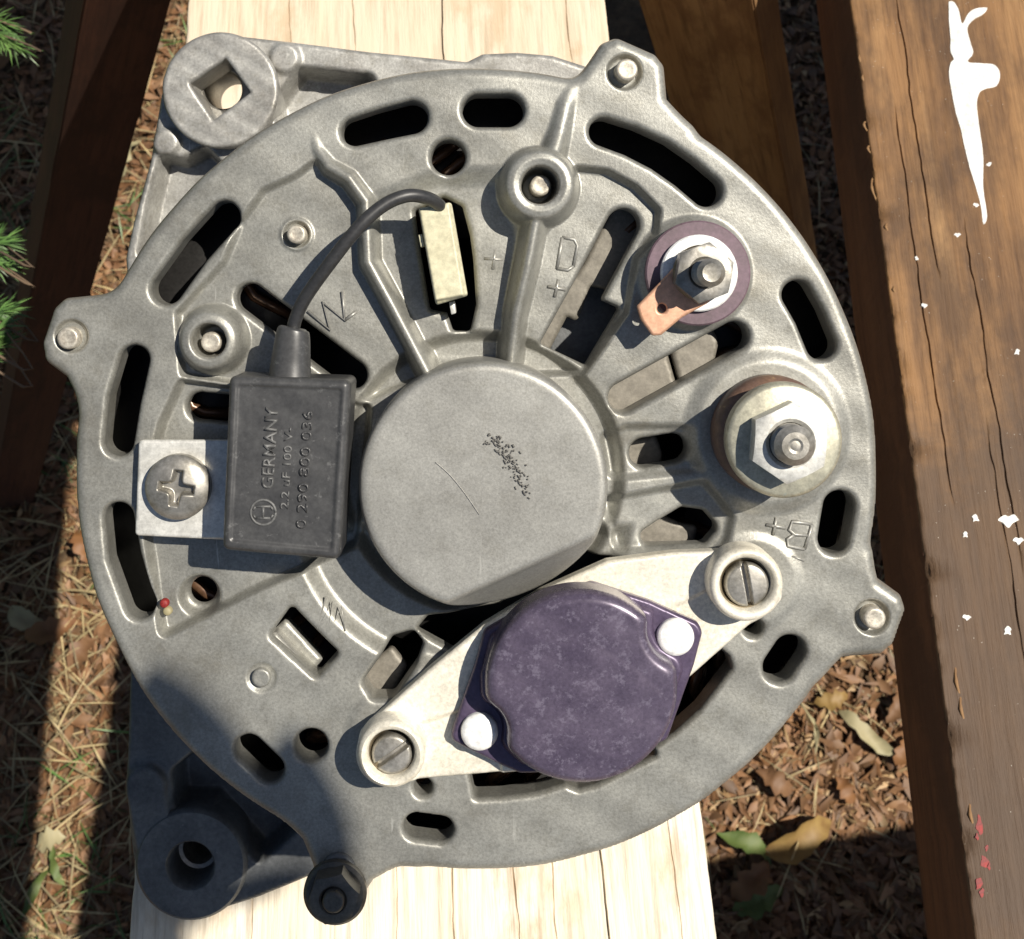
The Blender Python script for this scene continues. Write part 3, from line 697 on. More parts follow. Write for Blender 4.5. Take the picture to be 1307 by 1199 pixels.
def height_case(X, Y, m):
    h = wob(X, Y, 60, .9, 1)
    # recessed fields between the ribs
    for pts, dep, w in [
        ([(335, 243), (375, 225), (402, 205), (440, 228), (466, 258), (470, 335), (500, 390), (545, 480), (450, 520), (300, 490), (232, 480), (225, 400), (285, 335), (305, 285)], -14, 4.5),
        ([(470, 262), (560, 225), (650, 225), (670, 300), (652, 470), (540, 470), (474, 345)], -14, 16),
        ([(735, 214), (775, 218), (812, 238), (842, 268), (838, 300), (812, 330), (800, 400), (745, 478), (655, 480), (668, 330), (705, 285)], -17, 4.5),
        ([(206, 815), (330, 752), (452, 700), (470, 520), (230, 486), (205, 540), (180, 640), (196, 760)], -22, 5),
        ([(770, 640), (900, 615), (935, 660), (925, 705), (790, 705)], -13, 6),
        ([(770, 560), (800, 545), (900, 545), (905, 600), (780, 612)], -10, 6)]:
        h = h + dep * sst(poly(X, Y, pts, 8), w)
    h = h - 24 * sst(circ(X, Y, 614, 607, 178), 9)                          # moat round the hub
    h = h - 18 * sst(np.maximum(circ(X, Y, 590, 640, 214), 590 + 90 - Y), 12)
    # ribs
    h = rib(h, X, Y, [(398, 165), (406, 192), (420, 213), (446, 228), (468, 258), (471, 335), (500, 388), (545, 475)], [-8, 2, 12, 17, 19, 19, 18, 12], 10, 7)
    h = rib(h, X, Y, [(688, 255), (672, 340), (658, 400), (650, 480)], [38, 34, 27, 14], 10, 8)
    h = rib(h, X, Y, [(700, 215), (714, 170), (722, 135), (735, 105)], [32, 14, 5, -8], 13, 10)
    # bosses
    for (cx, cy, r, H, ri, hd, t) in [(687, 239, 45, 42, 22, -30, 6), (271, 434, 38, 24, 20, -22, 6)]:
        d = circ(X, Y, cx, cy, r); q = np.clip((d + t) / (2.6 * t), 0, 1.8)
        h = smax(h, H - (H + 25) * q * q, 5) + 2.5 * sst(np.abs(d + 12) - 3, 6)
        hole = sst(circ(X, Y, cx, cy, ri), 2.5); h = h * (1 - hole) + hd * hole
    for (cx, cy, r, H, w) in [(886, 349, 68, 12, 9), (979, 551, 98, 8, 12), (962, 742, 58, 3, 8), (504, 937, 58, 3, 8)]:
        s_ = sst(circ(X, Y, cx, cy, r), w); h = h * (1 - s_) + H * s_
    # stud and pin seats
    for (cx, cy, r, dep) in [(797, 92, 21, 13), (91, 429, 20, 9), (1113, 788, 21, 11), (377, 299, 17, 6), (334, 865, 18, 3)]:
        h = h - dep * sst(circ(X, Y, cx, cy, r), 2.5)
    h = h - 14 * sst(circ(X, Y, 250, 766, 24), 6)
    h = h + 5 * sst(np.abs(circ(X, Y, 377, 299, 18)) - 2, 3)
    # worn cast rim: rounded outside edge, softer at the slots
    h = h - fillet(-outer_sdf(X, Y), 15) - fillet(holes_sdf(X, Y), 7)
    return h
casing = hfield('rear_casing', mask_case, height_case, (44, 40, 1168, 1170), 2.0, 0., 'alu', alt, wall=-44, outer=outer_sdf, owall=-330)
casing['label'] = 'slotted grey cast rear casing with four bolt ears'

# hub with one flat, bevelled side (coordinates at its top, z = 84)
HZ = 84.
def flat_line(X, Y):           # >0 beyond the flat
    (x0, y0), (x1, y1) = (570, 770), (762, 684); L = math.hypot(x1 - x0, y1 - y0)
    return ((X - x0) * -(y1 - y0) + (Y - y0) * (x1 - x0)) / L
def hub_mask(X, Y): return smax(circ(X, Y, 617, 622, 160), flat_line(X, Y) - 78, 14)
def hub_h(X, Y, m):
    e1 = -circ(X, Y, 617, 622, 160); e2 = flat_line(X, Y)
    h = -fillet(e1, 13) + wob(X, Y, 70, .2, 4)
    drop = np.clip(e2 + 6, 0, 90); h2 = -np.where(drop < 12, drop * drop / 24 * 2.0, 12 + (drop - 12) * 1.35)
    return smin(h, h2 + wob(X, Y, 60, .15), 6)
hub = hfield('bearing_hub', hub_mask, hub_h, (450, 455, 800, 850), 2.0, HZ, 'alu_hub', alt, wall=-125)
hub['label'] = 'smooth round bearing hub with one flat side'
# worn pen scribble and a scratch on the hub
bm = bmesh.new()
for k in range(130):
    t = random.random() ** .9; cx, cy = 624 + 46 * t + random.gauss(0, 5), 560 + 68 * t + random.gauss(0, 6) - 14 * math.sin(3.1 * t)
    a = random.uniform(.5, 1.4); l = random.uniform(1, 4.5)
    p0, p1 = A(cx, cy, HZ + .1), A(cx + l * math.cos(a), cy + l * math.sin(a), HZ + .1)
    tube(bm, [p0, p1], random.uniform(.5, 1.3), 6, .9)
aobj('ink_scribble', bm, 'ink', hub)
def px_tube(name, pts, r, mat, parent, n=10, flat=1., sp=8):
    bm = bmesh.new(); tube(bm, spline([A(*p) for p in pts], sp), r, n, flat); return aobj(name, bm, mat, parent)
px_tube('scratch', [(556, 590, HZ + .2), (575, 607, HZ + .2), (595, 632, HZ + .2), (612, 657, HZ + .2)], .35, 'alu_ear', hub, 6, .8)

# raised cast lettering
def strokes(name, ss, z, r=2.2):
    bm = bmesh.new()
    for s_ in ss: tube(bm, [A(x, y, z) for x, y in s_], r, 6, .75)
    return aobj(name, bm, 'alu_hub', casing)
def at(o, ox, oy, ang, k, ss):
    c, s = math.cos(ang), math.sin(ang)
    return [[(ox + k * (x * c - y * s), oy + k * (x * s + y * c)) for x, y in q] for q in ss]
strokes('cast_letter', [[(393, 397), (421, 421), (412, 386), (440, 409), (437, 372)], [(440, 409), (455, 398)]], -11)
strokes('cast_letter', [[(416, 762), (405, 803), (424, 768), (418, 812), (436, 774), (440, 806)]], .5, 1.4)
strokes('cast_letter', [[(718, 303), (711, 343)], [(711, 343), (725, 345), (732, 340)], [(732, 340), (737, 314), (733, 306), (718, 303)]], -15.5)
strokes('cast_plus', [[(699, 366), (722, 370)], [(713, 357), (708, 379)]], -15.5)
strokes('cast_plus', [[(618, 330), (643, 332)], [(632, 319), (629, 344)]], -15.5)
strokes('cast_letter', at(None, 1016, 684, math.radians(10), 1, [[(18, -18), (-8, -17), (-10, -6), (-2, -1), (14, -3)], [(-2, -1), (-10, 6), (-8, 15), (14, 15)], [(18, -18), (14, 15)]]), 1)
strokes('cast_plus', [[(978, 670), (1003, 674)], [(991, 661), (987, 683)]], 1)
strokes('cast_dash', [[(1010, 710), (1027, 716)]], .6, 1.3)

# studs and pins of the casing
def stud(name, px, py, r, ztop, zbase, mat, parent=alt, label=None):
    x, y, _ = A(px, py, ztop)
    o = aobj(name, lathe([(0, ztop - 1), (r * .5, ztop - .6), (r * .74, ztop), (r * .88, ztop - .4), (r, ztop - r * .16), (r, zbase)], (x, y), 32), mat, parent, sharp=50)
    if label: o['label'] = label
    return o
stud('through_bolt_end', 800, 89, 14, 12, -40, 'pin'); stud('through_bolt_end', 86, 432, 14, 10, -40, 'pin'); stud('through_bolt_end', 1117, 790, 14, 11, -40, 'pin')
stud('pin', 378, 299, 12, 4, -40, 'pin'); stud('pin', 333, 866, 12, 6, -30, 'alu')
stud('stud_end', 690, 237, 13, 20, -60, 'pin'); stud('stud_end', 269, 437, 13, 14, -60, 'pin')
# dark flange nut on the lowest ear
fn = aobj('flange_nut', lathe([(0, 22), (36, 22), (40, 18), (40, 8), (37, 4), (20, 2)], A(428, 1139, 14)[:2], 48), 'blacksteel', alt, sharp=40)
fn['label'] = 'black hexagon flange nut on the lowest ear'
aobj('hexagon', nut(A(426, 1145, 40)[:2], 33, 20, 50, .2, 15), 'blacksteel', fn, sharp=35)
stud('bolt_tip', 425, 1153, 13.5, 60, 10, 'blacksteel', fn)
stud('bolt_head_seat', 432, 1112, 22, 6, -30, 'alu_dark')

# diode plates and windings inside
def plate(name, pts, z, thick, mat, r=6, zr=None, cell=3., parent=alt, fil=3., hole=None, sharp=None):
    def mk(X, Y):
        d = poly(X, Y, pts, r)
        return np.maximum(d, -hole(X, Y)) if hole else d
    xs, ys = [p[0] for p in pts], [p[1] for p in pts]
    return hfield(name, mk, lambda X, Y, m: -fillet(-m, fil) + wob(X, Y, 30, .4, 2), (min(xs) - 6, min(ys) - 6, max(xs) + 6, max(ys) + 6), cell, z, mat, parent, wall=-thick, sharp=sharp)
plate('diode_plate', [(668, 480), (655, 440), (744, 338), (800, 225), (850, 280), (790, 345), (782, 372), (755, 366), (736, 412), (724, 404), (700, 450)], -72, 12, 'inner')
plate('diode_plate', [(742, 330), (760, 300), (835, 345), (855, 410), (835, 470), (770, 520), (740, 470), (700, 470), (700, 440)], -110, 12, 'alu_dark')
plate('diode_plate', [(765, 545), (760, 478), (846, 430), (866, 500), (800, 560)], -52, 12, 'inner')
plate('diode_plate', [(850, 428), (900, 398), (918, 436), (912, 462), (870, 498)], -52, 12, 'inner')
plate('diode_plate', [(795, 560), (838, 555), (846, 580), (842, 610), (800, 610)], -62, 12, 'inner')
plate('diode_plate', [(805, 640), (868, 668), (892, 672), (880, 715), (800, 715)], -66, 12, 'inner')
plate('diode_plate', [(455, 860), (500, 825), (520, 850), (490, 910), (455, 905)], -60, 12, 'inner')
plate('brush_shelf', [(340, 812), (352, 808), (398, 858), (392, 872), (378, 866)], -16, 40, 'alu_hub', 3)
plate('brush_shelf', [(340, 812), (365, 790), (412, 842), (392, 872)], -42, 20, 'alu', 3)
o = aobj('stator_winding', lathe([(300, -130), (330, -100), (380, -88), (430, -100), (455, -140), (455, -330)], (7, -240), 72), 'dark', alt)
bm = bmesh.new()
for k in range(54):
    a = 2 * math.pi * k / 54; c, q = math.cos(a), math.sin(a); c2, q2 = math.cos(a + .16), math.sin(a + .16)
    for o_ in (0, 9):
        tube(bm, spline([(7 + 452 * c, -240 + 452 * q, -150), (7 + (425 + o_) * c, -240 + (425 + o_) * q, -84 - o_), (7 + 385 * c2, -240 + 385 * q2, -76 - o_), (7 + 330 * c2, -240 + 330 * q2, -92 - o_), (7 + 302 * c2, -240 + 302 * q2, -140)], 3), 7.5, 6)
aobj('coil_ends', bm, 'coil', alt)
aobj('rotor', lathe([(0, -170), (180, -170), (210, -190), (290, -200), (300, -330)], (7, -240), 64), 'dark', alt)
aobj('stator_core', lathe([(430, -130), (507, -120), (507, -440)], (7, -240), 96), 'dark', alt)

# drive end bracket with its two mounting ears (coordinates at z = -430)
ZB = -430.
def br_mask(X, Y):
    d = circ(X, Y, 605.6, 550, 404)
    d = smin(d, poly(X, Y, [(285, 44), (366, 53), (470, 66), (596, 79), (616, 69), (660, 67), (705, 71), (752, 86), (820, 130), (600, 420), (330, 560), (166, 400), (160, 330), (170, 285), (192, 205), (206, 120), (240, 60)], 10), 6)
    return np.maximum(d, -circ(X, Y, 288, 113, 40))
def arm_mask(X, Y):
    d = np.maximum(poly(X, Y, [(166, 800), (166, 860), (163, 960), (160, 1000), (170, 1100), (243, 1174), (330, 1146), (398, 1118), (470, 1070), (560, 940), (380, 760)], 14), -circ(X, Y, 605.6, 550, 406))
    return np.maximum(d, -circ(X, Y, 243, 1105, 34))
def br_h(X, Y, m):
    h = wob(X, Y, 50, .8, 6) - fillet(-m, 5)
    for pts, dep in [([(382, 88), (472, 98), (478, 104), (430, 160), (360, 190), (352, 130)], -70), ([(205, 200), (232, 205), (262, 190), (320, 250), (240, 330), (178, 330), (190, 260)], -62), ([(222, 985), (300, 920), (420, 1020), (330, 1100), (270, 1030), (225, 1030)], -70)]:
        h = h + dep * sst(poly(X, Y, pts, 8), 5)
    for (cx, cy, r, H) in [(364, 75, 19, 10), (213, 182, 17, 10), (187, 1002, 26, 10)]:
        h = h + H * sst(circ(X, Y, cx, cy, r), 3)
    h = h + 10 * sst(caps(X, Y, [(187, 1005), (200, 1080)], 25), 3) * (1 - sst(circ(X, Y, 187, 1002, 26), 3))
    return h
br = hfield('drive_end_bracket', br_mask, br_h, (150, 36, 1015, 1185), 3.0, ZB, 'alu_ear', alt, wall=-150)
arm = hfield('mounting_arm', arm_mask, br_h, (150, 740, 600, 1185), 3.0, ZB, 'alu_dark', alt, wall=-150); arm['label'] = 'mounting arm with its shade put into a darker colour'  # same alloy as the bracket, darkened to carry its shade in the colour
br['label'] = 'drive end bracket whose two arms carry mounting ears'
sq = [(288, 74), (320, 118), (272, 154), (241, 107)]
def ear_mask(X, Y): return np.maximum(circ(X, Y, 281, 115, 74) + wob(X, Y, 30, .5), -poly(X, Y, sq, 2))
e1 = hfield('mounting_ear', ear_mask, lambda X, Y, m: -fillet(-circ(X, Y, 281, 115, 74), 5) - fillet(poly(X, Y, sq, 2), 2) + wob(X, Y, 22, .7, 8), (200, 36, 362, 196), 2., -398, 'alu_ear', alt, wall=-90)
e1['label'] = 'round mounting ear with a square hole'
x_, y_, _ = A(286, 116, -500)
aobj('bushing', lathe([(68, -489), (34, -489), (31, -493), (31, -640), (68, -640)], (x_, y_), 48), 'steel', e1, sharp=40)
x_, y_, _ = A(243, 1105, -418)
e2 = aobj('mounting_ear', lathe([(30, -520), (34, -440), (37, -421), (40, -418), (84, -418), (89, -423), (90, -430), (90, -600), (60, -650), (30, -650), (30, -520)], (x_, y_), 72), 'alu_dark', alt, sharp=40)  # lower ear's shade is put into its dark alloy colour
e2['label'] = 'round mounting ear with a plain round hole'
aobj('bushing', lathe([(32, -480), (26, -482), (24, -490), (24, -645)], (x_, y_), 48), 'steel', e2, sharp=40)
# fan and pulley under the bracket, what it stands on
aobj('fan', lathe([(120, -580), (470, -585), (480, -592), (470, -600), (120, -606)], (7, -240), 80), 'steeld', alt, sharp=40)
aobj('pulley', lathe([(60, -600), (255, -640), (278, -646), (280, -660), (225, -735), (280, -815), (279, -829), (255, -830), (60, -830), (0, -830)], (7, -240), 80), 'steeld', alt, sharp=40)

# --- D+ terminal
AX = A(886, 349, 0)[:2]
dt = aobj('positive_terminal', lathe([(20, 30), (64, 30), (66, 28), (66, 18), (64, 10), (20, 10)], AX, 64), 'phenol', alt, sharp=40)
dt['label'] = 'terminal stud on a purple insulating washer'
aobj('washer', lathe([(14, 40), (46, 40), (48, 38), (48, 29), (14, 29)], AX, 56), 'white', dt, sharp=40)
aobj('second_washer', lathe([(14, 56), (33, 56), (35, 54), (35, 46), (14, 46)], AX, 48), 'steeld', dt, sharp=40)
def P2(pts, z): return [A(x, y, z)[:2] for x, y in pts]
tab_p = [(813, 391), (850, 353), (862, 340), (915, 345), (918, 372), (902, 388), (870, 406), (844, 428), (833, 429), (818, 408)]
def tabm(X, Y): return np.maximum(poly(X, Y, tab_p, 3), -circ(X, Y, 845, 394, 6))
hfield('spade_tab', tabm, lambda X, Y, m: -fillet(-m, 2), (808, 332, 926, 432), 1.5, 50, 'copper', dt, wall=-6)
aobj('hexagon_nut', nut(AX, 38, 54, 78, .35, 17), 'steel', dt, sharp=35)
aobj('threaded_stud', lathe([(0, 123.6), (5, 123.2), (11, 124), (14.5, 120.6)] + [q for k in range(12) for q in ((17, 118.5 - 4 * k), (14.2, 116.5 - 4 * k))], AX, 40), 'steel', dt, sharp=20)

# --- B+ terminal
AX = A(979, 551, 0)[:2]
bt = aobj('battery_terminal', lathe([(30, 48), (60, 48), (70, 42), (74, 32), (74, 6), (70, 0), (30, -4)], AX, 72), 'phenolb', alt, sharp=40)
bt['label'] = 'large battery terminal stud on a brown insulating bush'
aobj('lower_washer', lathe([(30, 72), (60, 72), (64, 70), (64, 47), (30, 47)], AX, 64), 'zincy', bt, sharp=40)
aobj('flange_washer', lathe([(34, 97), (64, 96.5), (68, 94.5), (70, 91), (70, 76), (68, 73), (58, 72), (34, 72)], AX, 80), 'zincy', bt, sharp=45)
aobj('hexagon_nut', nut(AX, 49, 96, 126, .45, 25), 'zincw', bt, sharp=35)
aobj('threaded_stud', lathe([(0, 149), (6, 148.2), (9, 149.2), (16, 149), (21, 145)] + [q for k in range(9) for q in ((24, 142.5 - 5 * k), (20.5, 140 - 5 * k))], AX, 48), 'steel', bt, sharp=20)

# --- voltage regulator on its zinc carrier
ZR = 24.
brk = [(458, 940), (470, 925), (545, 858), (617, 799), (690, 755), (775, 717), (860, 706), (950, 703), (996, 740), (998, 766), (968, 790), (884, 864), (760, 960), (660, 986), (528, 998), (490, 1005), (462, 985)]
def bmask(X, Y): return smin(smin(poly(X, Y, brk, 8), circ(X, Y, 496, 964, 42), 5), circ(X, Y, 950, 749, 48), 5)
def bh(X, Y, m):
    h = wob(X, Y, 45, .6, 3) - fillet(-m, 4)
    # shallow pressed creases towards the bosses
    h = h - 5 * sst(poly(X, Y, [(535, 925), (640, 890), (640, 1000), (530, 1000)], 3), 3) - 4 * sst(poly(X, Y, [(862, 775), (930, 740), (1000, 800), (880, 870)], 3), 3)
    return h
reg = hfield('regulator_carrier', bmask, bh, (448, 690, 1006, 1014), 2., ZR, 'zinc', alt, wall=-22)
reg['label'] = 'silver zinc carrier plate screwed across the casing opening'
for (px, py, r, slot, lab) in [(499, 964, 42, .62, 'slotted'), (953, 747, 46, 1.75, 'slotted')]:
    c = A(px, py, 62)[:2]
    aobj('boss', lathe([(r * .66, 40), (r * .70, 56), (r * .76, 62), (r * .86, 64), (r * .95, 61), (r, 54), (r * 1.0, 20)], c, 64), 'zinc', reg, sharp=60)
    rs = r * .62; cx, cy = px + 1, py
    def sm(X, Y, cx=cx, cy=cy, rs=rs): return circ(X, Y, cx, cy, rs)
    def sh(X, Y, m, cx=cx, cy=cy, rs=rs, slot=slot):
        d = np.abs((X - cx) * math.sin(slot) - (-(Y - cy)) * math.cos(slot))
        return -fillet(-m, 5) + 2.5 * (1 - ((X - cx) ** 2 + (Y - cy) ** 2) / rs ** 2) - 10 * sst(d - 3.2, 1.0)
    hfield('screw', sm, sh, (cx - rs - 4, cy - rs - 4, cx + rs + 4, cy + rs + 4), 1.0, 54, 'steel', reg, wall=-30)
    aobj('lock_washer', lathe([(r * .55, 41), (r * .64, 48), (r * .69, 48), (r * .72, 40)], c, 48), 'steeld', reg, sharp=40)
fl = [(574, 945), (580, 925), (606, 850), (618, 806), (690, 765), (756, 744), (830, 768), (892, 796), (897, 808), (886, 850), (852, 945), (770, 985), (664, 988), (640, 978)]
RIV = [(612, 936, 24), (863, 815, 24)]
def canm(X, Y):
    d = circ(X, Y, 743, 880, 124)
    for (x, y, r) in ((606, 940, 42), (874, 806, 46)): d = smax(d, -circ(X, Y, x, y, r), 10)
    return d
flange = plate('flange', fl, 40, 14, 'purple_f', 12, fil=4, parent=reg, cell=2.)
flange['label'] = 'purple rhomb shaped flange'
# bead round the foot of the can, then the can itself
can = hfield('regulator_can', lambda X, Y: canm(X, Y), lambda X, Y, m: -fillet(-m, 15) + wob(X, Y, 45, .8, 5) - .8 * sst(caps(X, Y, [(770, 828), (812, 852), (846, 884)], 1), 7), (612, 750, 874, 1010), 2., 92, 'purple', reg, wall=-55)
can['label'] = 'round purple regulator can with two notches'
def bead(X, Y): return canm(X, Y) - 7
hfield('can_foot', lambda X, Y: np.maximum(bead(X, Y + 8), poly(X, Y, fl, 10) + 9), lambda X, Y, m: -fillet(-m, 8), (590, 730, 900, 1010), 2.5, 48, 'purple_f', reg, wall=-12)
for (x, y, r) in RIV:
    c = A(x, y, 50)[:2]; aobj('rivet', lathe([(0, 51), (r * .7, 50.5), (r * .92, 48.5), (r * .97, 45), (r * .97, 36)], c, 48), 'rivet', reg, sharp=60)

# --- suppressor condenser
ZC = 98.
cd = [(292, 480), (448, 485), (434, 716), (283, 703)]
def cm(X, Y): return poly(X, Y, cd, 9)
def ch(X, Y, m):
    h = -fillet(-m, 9) + wob(X, Y, 40, .6, 7)
    return h - 2.5 * sst(poly(X, Y, [(303, 492), (436, 497), (423, 702), (294, 690)], 4), 2.5)
cond = hfield('condenser', cm, ch, (274, 470, 458, 726), 1.6, ZC, 'rubber', alt, wall=-82)
cond['label'] = 'black rectangular condenser box with raised part lettering'
px_tube('cable_boot', [(370, 484, 62), (371, 465, 62), (373, 440, 63), (374, 424, 64), (375, 418, 64)], lambda t: 27 - 9 * t if t < .86 else 19 - 30 * (t - .86), 'rubber', cond, 28, .9)
px_tube('lead_wire', [(374, 424, 64), (377, 408, 66), (390, 380, 72), (422, 335, 84), (458, 290, 88), (490, 262, 84), (520, 250, 78), (545, 253, 66), (560, 262, 50), (566, 274, 30)], 8.3, 'wire', cond, 16, 1., 10)
tabp = [(177, 562), (300, 562), (300, 690), (172, 684)]
plate('mounting_tab', tabp, 22, 8, 'zincw', 5, fil=2, parent=cond, cell=2.)
ph = (224, 624)
def phh(X, Y, m):
    x, y = X - ph[0], Y - ph[1]; r2 = (x * x + y * y) / 42. ** 2
    a = math.radians(8); u_, v_ = x * math.cos(a) + y * math.sin(a), -x * math.sin(a) + y * math.cos(a)
    w1 = 6.5 - np.abs(v_) * .08; w2 = 6.5 - np.abs(u_) * .08
    cross = np.minimum(np.maximum(np.abs(u_) - w1, np.abs(v_) - 22), np.maximum(np.abs(v_) - w2, np.abs(u_) - 22))
    cross = smin(cross, np.abs(u_) + np.abs(v_) - 14, 4)
    return 16 * np.sqrt(np.maximum(0, 1 - r2 * .92)) - 16 - (13 + 3 * np.maximum(0, 1 - (x * x + y * y) / 400)) * sst(cross, 2.)
s_ = hfield('pan_head_screw', lambda X, Y: circ(X, Y, ph[0], ph[1], 42), phh, (178, 578, 270, 670), 1.2, 46, 'steel', cond, wall=-26)
s_['label'] = 'cross slotted pan head screw'
aobj('screw_shank', lathe([(14, 10), (14, -60)], A(224, 624, 46)[:2], 24), 'steel', cond)
# raised lettering
def text(txt, px, py, size, length, ang, z, parent, mat, h=2.2, name='raised_lettering'):
    cu = bpy.data.curves.new('t', 'FONT'); cu.body = txt; cu.size = 1; cu.extrude = 0; cu.offset = .012; cu.resolution_u = 3
    to = bpy.data.objects.new('t', cu); C.objects.link(to); bpy.context.view_layer.update()
    me = bpy.data.meshes.new_from_object(to.evaluated_get(bpy.context.evaluated_depsgraph_get())); bpy.data.objects.remove(to)
    bm = bmesh.new(); bm.from_mesh(me); bpy.data.meshes.remove(me)
    xs = [v.co.x for v in bm.verts]; ys = [v.co.y for v in bm.verts]; x0, x1, y0, y1 = min(xs), max(xs), min(ys), max(ys)
    ex = bmesh.ops.extrude_face_region(bm, geom=bm.faces[:])
    tops = [g for g in ex['geom'] if isinstance(g, bmesh.types.BMVert)]
    for v in bm.verts: v.co.z = -2
    for v in tops: v.co.z = h
    kx, ky = length / (x1 - x0), size / (y1 - y0)
    c, s = math.cos(ang), math.sin(ang); ox, oy, _ = A(px, py, z)
    for v in bm.verts:
        a, b = (v.co.x - x0) * kx, (v.co.y - y0) * ky
        v.co = Vector((ox + a * c - b * s, oy + a * s + b * c, z + v.co.z))
    return aobj(name, bm, mat, parent, smooth=False)
ta = math.radians(86.5); ZT = ZC - 2.8
text('GERMANY', 349, 624, 15, 98, ta, ZT, cond, 'rubber_txt')
text('2.2 uF 100 V-', 368, 650, 10, 98, ta, ZT, cond, 'rubber_txt', 1.6)
text('0 290 800 036', 391, 675, 13, 142, ta, ZT, cond, 'rubber', 2.0)
bm = bmesh.new()
ec = A(336, 654, ZT)
tube(bm, [(ec[0] + 15 * math.cos(a), ec[1] + 15 * math.sin(a), ZT + .6) for a in np.linspace(0, 2 * math.pi, 33)], 1.7, 6)
for (a, b, c, d) in [(-7, -9, -7, 9), (7, -9, 7, 9), (-7, 0, 7, 0), (-7, 9, -3, 12), (7, 9, 3, 12), (-7, -9, -3, -12), (7, -9, 3, -12)]:
    q = lambda u, v: (ec[0] - v, ec[1] + u, ZT + .6)
    tube(bm, [q(a, b), q(c, d)], 1.6, 6)
aobj('raised_emblem', bm, 'rubber_txt', cond)

# --- ivory connector plugged through the casing
ci = [(534, 266), (576, 258), (597, 378), (556, 390)]
def cih(X, Y, m):
    h = -fillet(-m, 3.5)
    ed = caps(X, Y, [(584, 262), (603, 378)], 10); h = h - 9 * sst(ed, 2)
    return h - 8 * sst(caps(X, Y, [(548, 394), (600, 384)], 8), 2)
con = hfield('plug_connector', lambda X, Y: poly(X, Y, ci, 3), cih, (528, 252, 604, 396), 1.4, 52, 'ivory', alt, wall=-130)
con['label'] = 'ivory plastic plug connector on the lead'
aobj('latch', prism(P2([(534, 300), (539, 299), (542, 314), (537, 316)], 40), 20, 42, 1), 'ivory', con)
aobj('blade_terminal', prism(P2([(573, 386), (580, 385), (582, 400), (576, 402)], 10), -60, 8, .8), 'zincw', con)
# little paint mark on the ring
for (x, y, mt) in ((209, 771, 'paint_r'), (213, 781, 'leaf_p')):
    c = A(x, y, 0)[:2]; aobj('paint_mark', lathe([(0, .6), (4, .4), (5.5, -1), (6, -8)], c, 12), mt, alt)

# ================================================================== PLANTS
def shrub():
    tips = [((-10, 40), (42, 72), -500), ((-20, 20), (30, 45), -560), ((-20, 330), (18, 345), -450), ((-20, 310), (16, 312), -450), ((-25, 440), (14, 405), -400), ((-20, 400), (30, 396), -430), ((-25, 460), (12, 430), -420)]
    basep = ray(-260, 420, -HB); base = Vector((basep.x, basep.y, 0))
    root = empty('conifer_shrub', base * S, label='green conifer shrub whose needle tips reach in beside the sawhorse', cat='shrub')
    bm = bmesh.new(); bn = bmesh.new()
    hubp = Vector((base.x - 100, base.y, 4700))
    tube(bm, spline([base + Vector((0, 0, -60)), base + Vector((-60, 40, 2300)), hubp], 6), lambda t: 60 - 35 * t, 8)
    for (a, b, h) in tips:
        p0, p1 = ray(*a, h), ray(*b, h - 30)
        tube(bm, spline([hubp, (hubp + p0) / 2 + Vector((0, 0, 60)), p0, p0 + (p1 - p0) * .7], 5), lambda t: 7 - 5 * t, 6)
        for k in range(70):
            t = random.random(); q = p0.lerp(p1, t * .8 - .3 * random.random()); d = ((p1 - p0).normalized() + Vector((random.gauss(0, .5), random.gauss(0, .5), random.gauss(0, .5)))).normalized()
            L = random.uniform(40, 80); s = d.cross(Vector((0, 0, 1))).normalized() * 2.6
            v = [bn.verts.new(q - s * .6), bn.verts.new(q + s * .6), bn.verts.new(q + d * L * .5 + s + Vector((0, 0, 4))), bn.verts.new(q + d * L * .5 - s + Vector((0, 0, 4))), bn.verts.new(q + d * L)]
            bn.faces.new((v[0], v[1], v[2], v[3])); bn.faces.new((v[3], v[2], v[4]))
    cc = Vector((base.x - 2300, base.y - 200, 4300))  # unseen dense crown, added to keep sky light off the ground
    for k in range(12000):
        d = Vector((random.gauss(0, 1), random.gauss(0, 1), random.gauss(0, 1))).normalized(); rr = random.uniform(.72, 1.0)
        q = cc + Vector((d.x * 2100, d.y * 6200, d.z * 4100)) * rr
        if q.z < 60: continue
        t_ = (d + Vector((random.gauss(0, .5), random.gauss(0, .5), random.gauss(0, .5)))).normalized(); s2 = t_.cross(Vector((random.random(), .3, 1))).normalized() * random.uniform(25, 60); L = random.uniform(200, 420)
        v = [bn.verts.new(q - s2), bn.verts.new(q + s2), bn.verts.new(q + t_ * L)]
        bn.faces.new(v)
    for nm, b_, mt in (('stem', bm, 'bark'), ('needles', bn, 'needle')):
        for v in b_.verts: v.co = (v.co - base) * S
        me = bpy.data.meshes.new('m'); b_.to_mesh(me); b_.free(); o = link(nm, me, mt, root)
    root.children[1]['kind'] = 'stuff'
shrub()

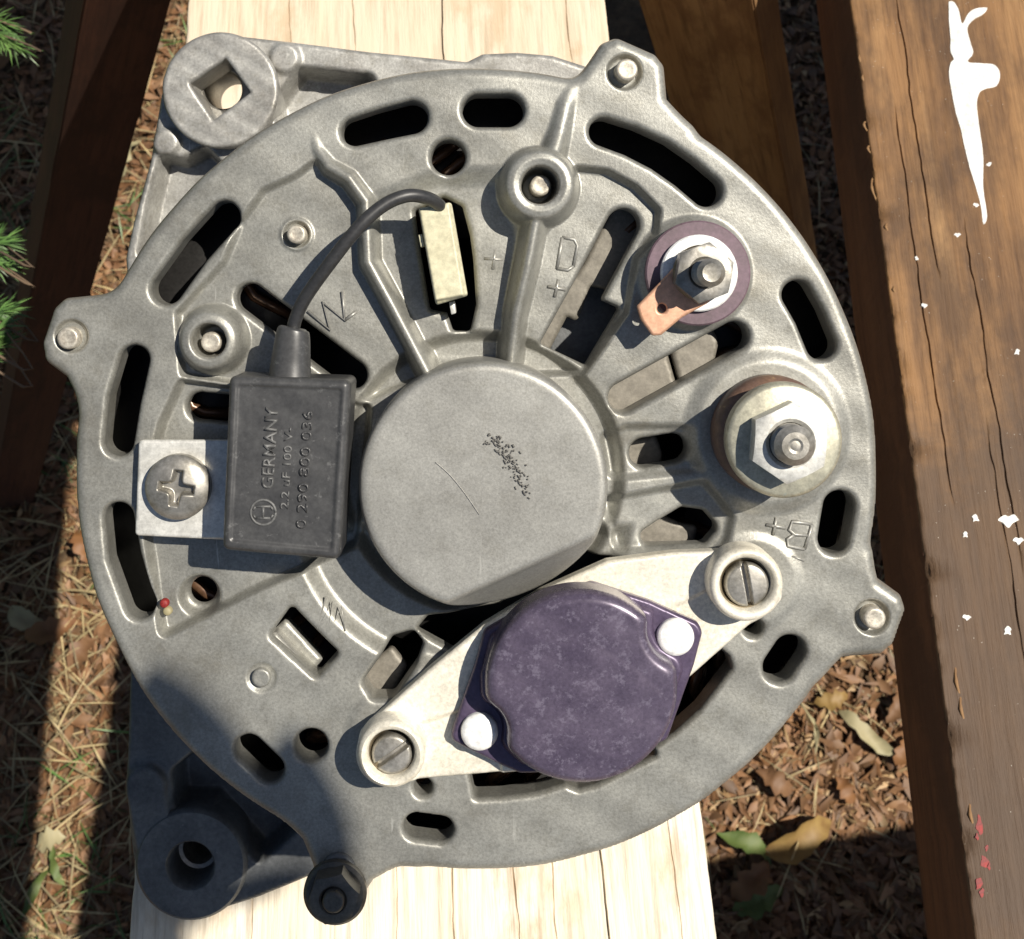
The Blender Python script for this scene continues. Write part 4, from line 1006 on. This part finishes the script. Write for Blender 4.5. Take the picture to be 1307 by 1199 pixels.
def shade_caster():  # made-up caster out of view, shaped for the lower left shade
    """added, unseen leafy shoot off to the side: its leaves throw the soft shade over the lower left ear"""
    t = 3300.
    def up(px, py, dz=0):
        tt = t + dz
        p = Vector((px - PX + KX * tt, PY - py + KY * tt, tt)); return Vector((p.x, p.y * ct - p.z * st, p.y * st + p.z * ct + OFFZ))
    base = up(520, 3600); base = Vector((base.x, base.y - 1500, 0))
    root = empty('leafy_shade_caster', base * S, label='unseen broad leaved shoot added above the bench to cast shade', cat='shade_caster')
    bm = bmesh.new(); top = up(360, 1500)
    tube(bm, spline([base + Vector((0, 0, -60)), base + Vector((30, 200, 3500)), base + Vector((-20, 900, 7600)), up(430, 2600, 60), top, up(330, 1160)], 8), lambda q: 55 - 47 * q, 8)
    bl = bmesh.new()
    def leaf(c, d, L, Wd):
        """flat-ish leaf facing the light"""
        n = sv; d = (d - n * d.dot(n)).normalized(); s = n.cross(d)
        g = leaf_geo(L, Wd, .12, .04, n=10, point=.75)
        vs = [bl.verts.new(c + d * p[0] + s * p[1] + n * p[2]) for p in g[0]]
        for f in g[1]: bl.faces.new([vs[i] for i in f])
    def L2(ax_, ay, bx_, by, Wd, dz=0):
        a, b = up(ax_, ay, dz), up(bx_, by, dz); leaf((a + b) / 2, b - a, (b - a).length, Wd)
    L2(250, 1130, 195, 850, 170); L2(140, 1190, 120, 880, 190, 20); L2(240, 1180, 230, 880, 130, 50)
    L2(345, 1250, 372, 940, 170, -30); L2(320, 1320, 330, 980, 170, 30); L2(385, 1330, 415, 1010, 80, 60); L2(270, 1330, 290, 980, 150, 80)
    L2(390, 1500, 360, 1130, 130, -60); L2(300, 1560, 250, 1180, 220, -60); L2(180, 1480, 200, 1130, 220, -30); L2(420, 1700, 350, 1400, 200); L2(200, 1750, 260, 1420, 240)
    L2(610, 1150, 430, 1172, 62, 40); L2(470, 1230, 400, 1100, 60, 20)
    for k in range(14):
        y = 1700 + k * 110; L2(420, y + 60, 420 + random.choice((-1, 1)) * random.uniform(180, 300), y - 200, 200, random.uniform(-80, 80))
    for nm, b_, mt in (('stem', bm, 'bark'), ('shade_leaves', bl, 'leaf_g')):
        for v in b_.verts: v.co = (v.co - base) * S
        me = bpy.data.meshes.new('m'); b_.to_mesh(me); b_.free(); link(nm, me, mt, root)
shade_caster()
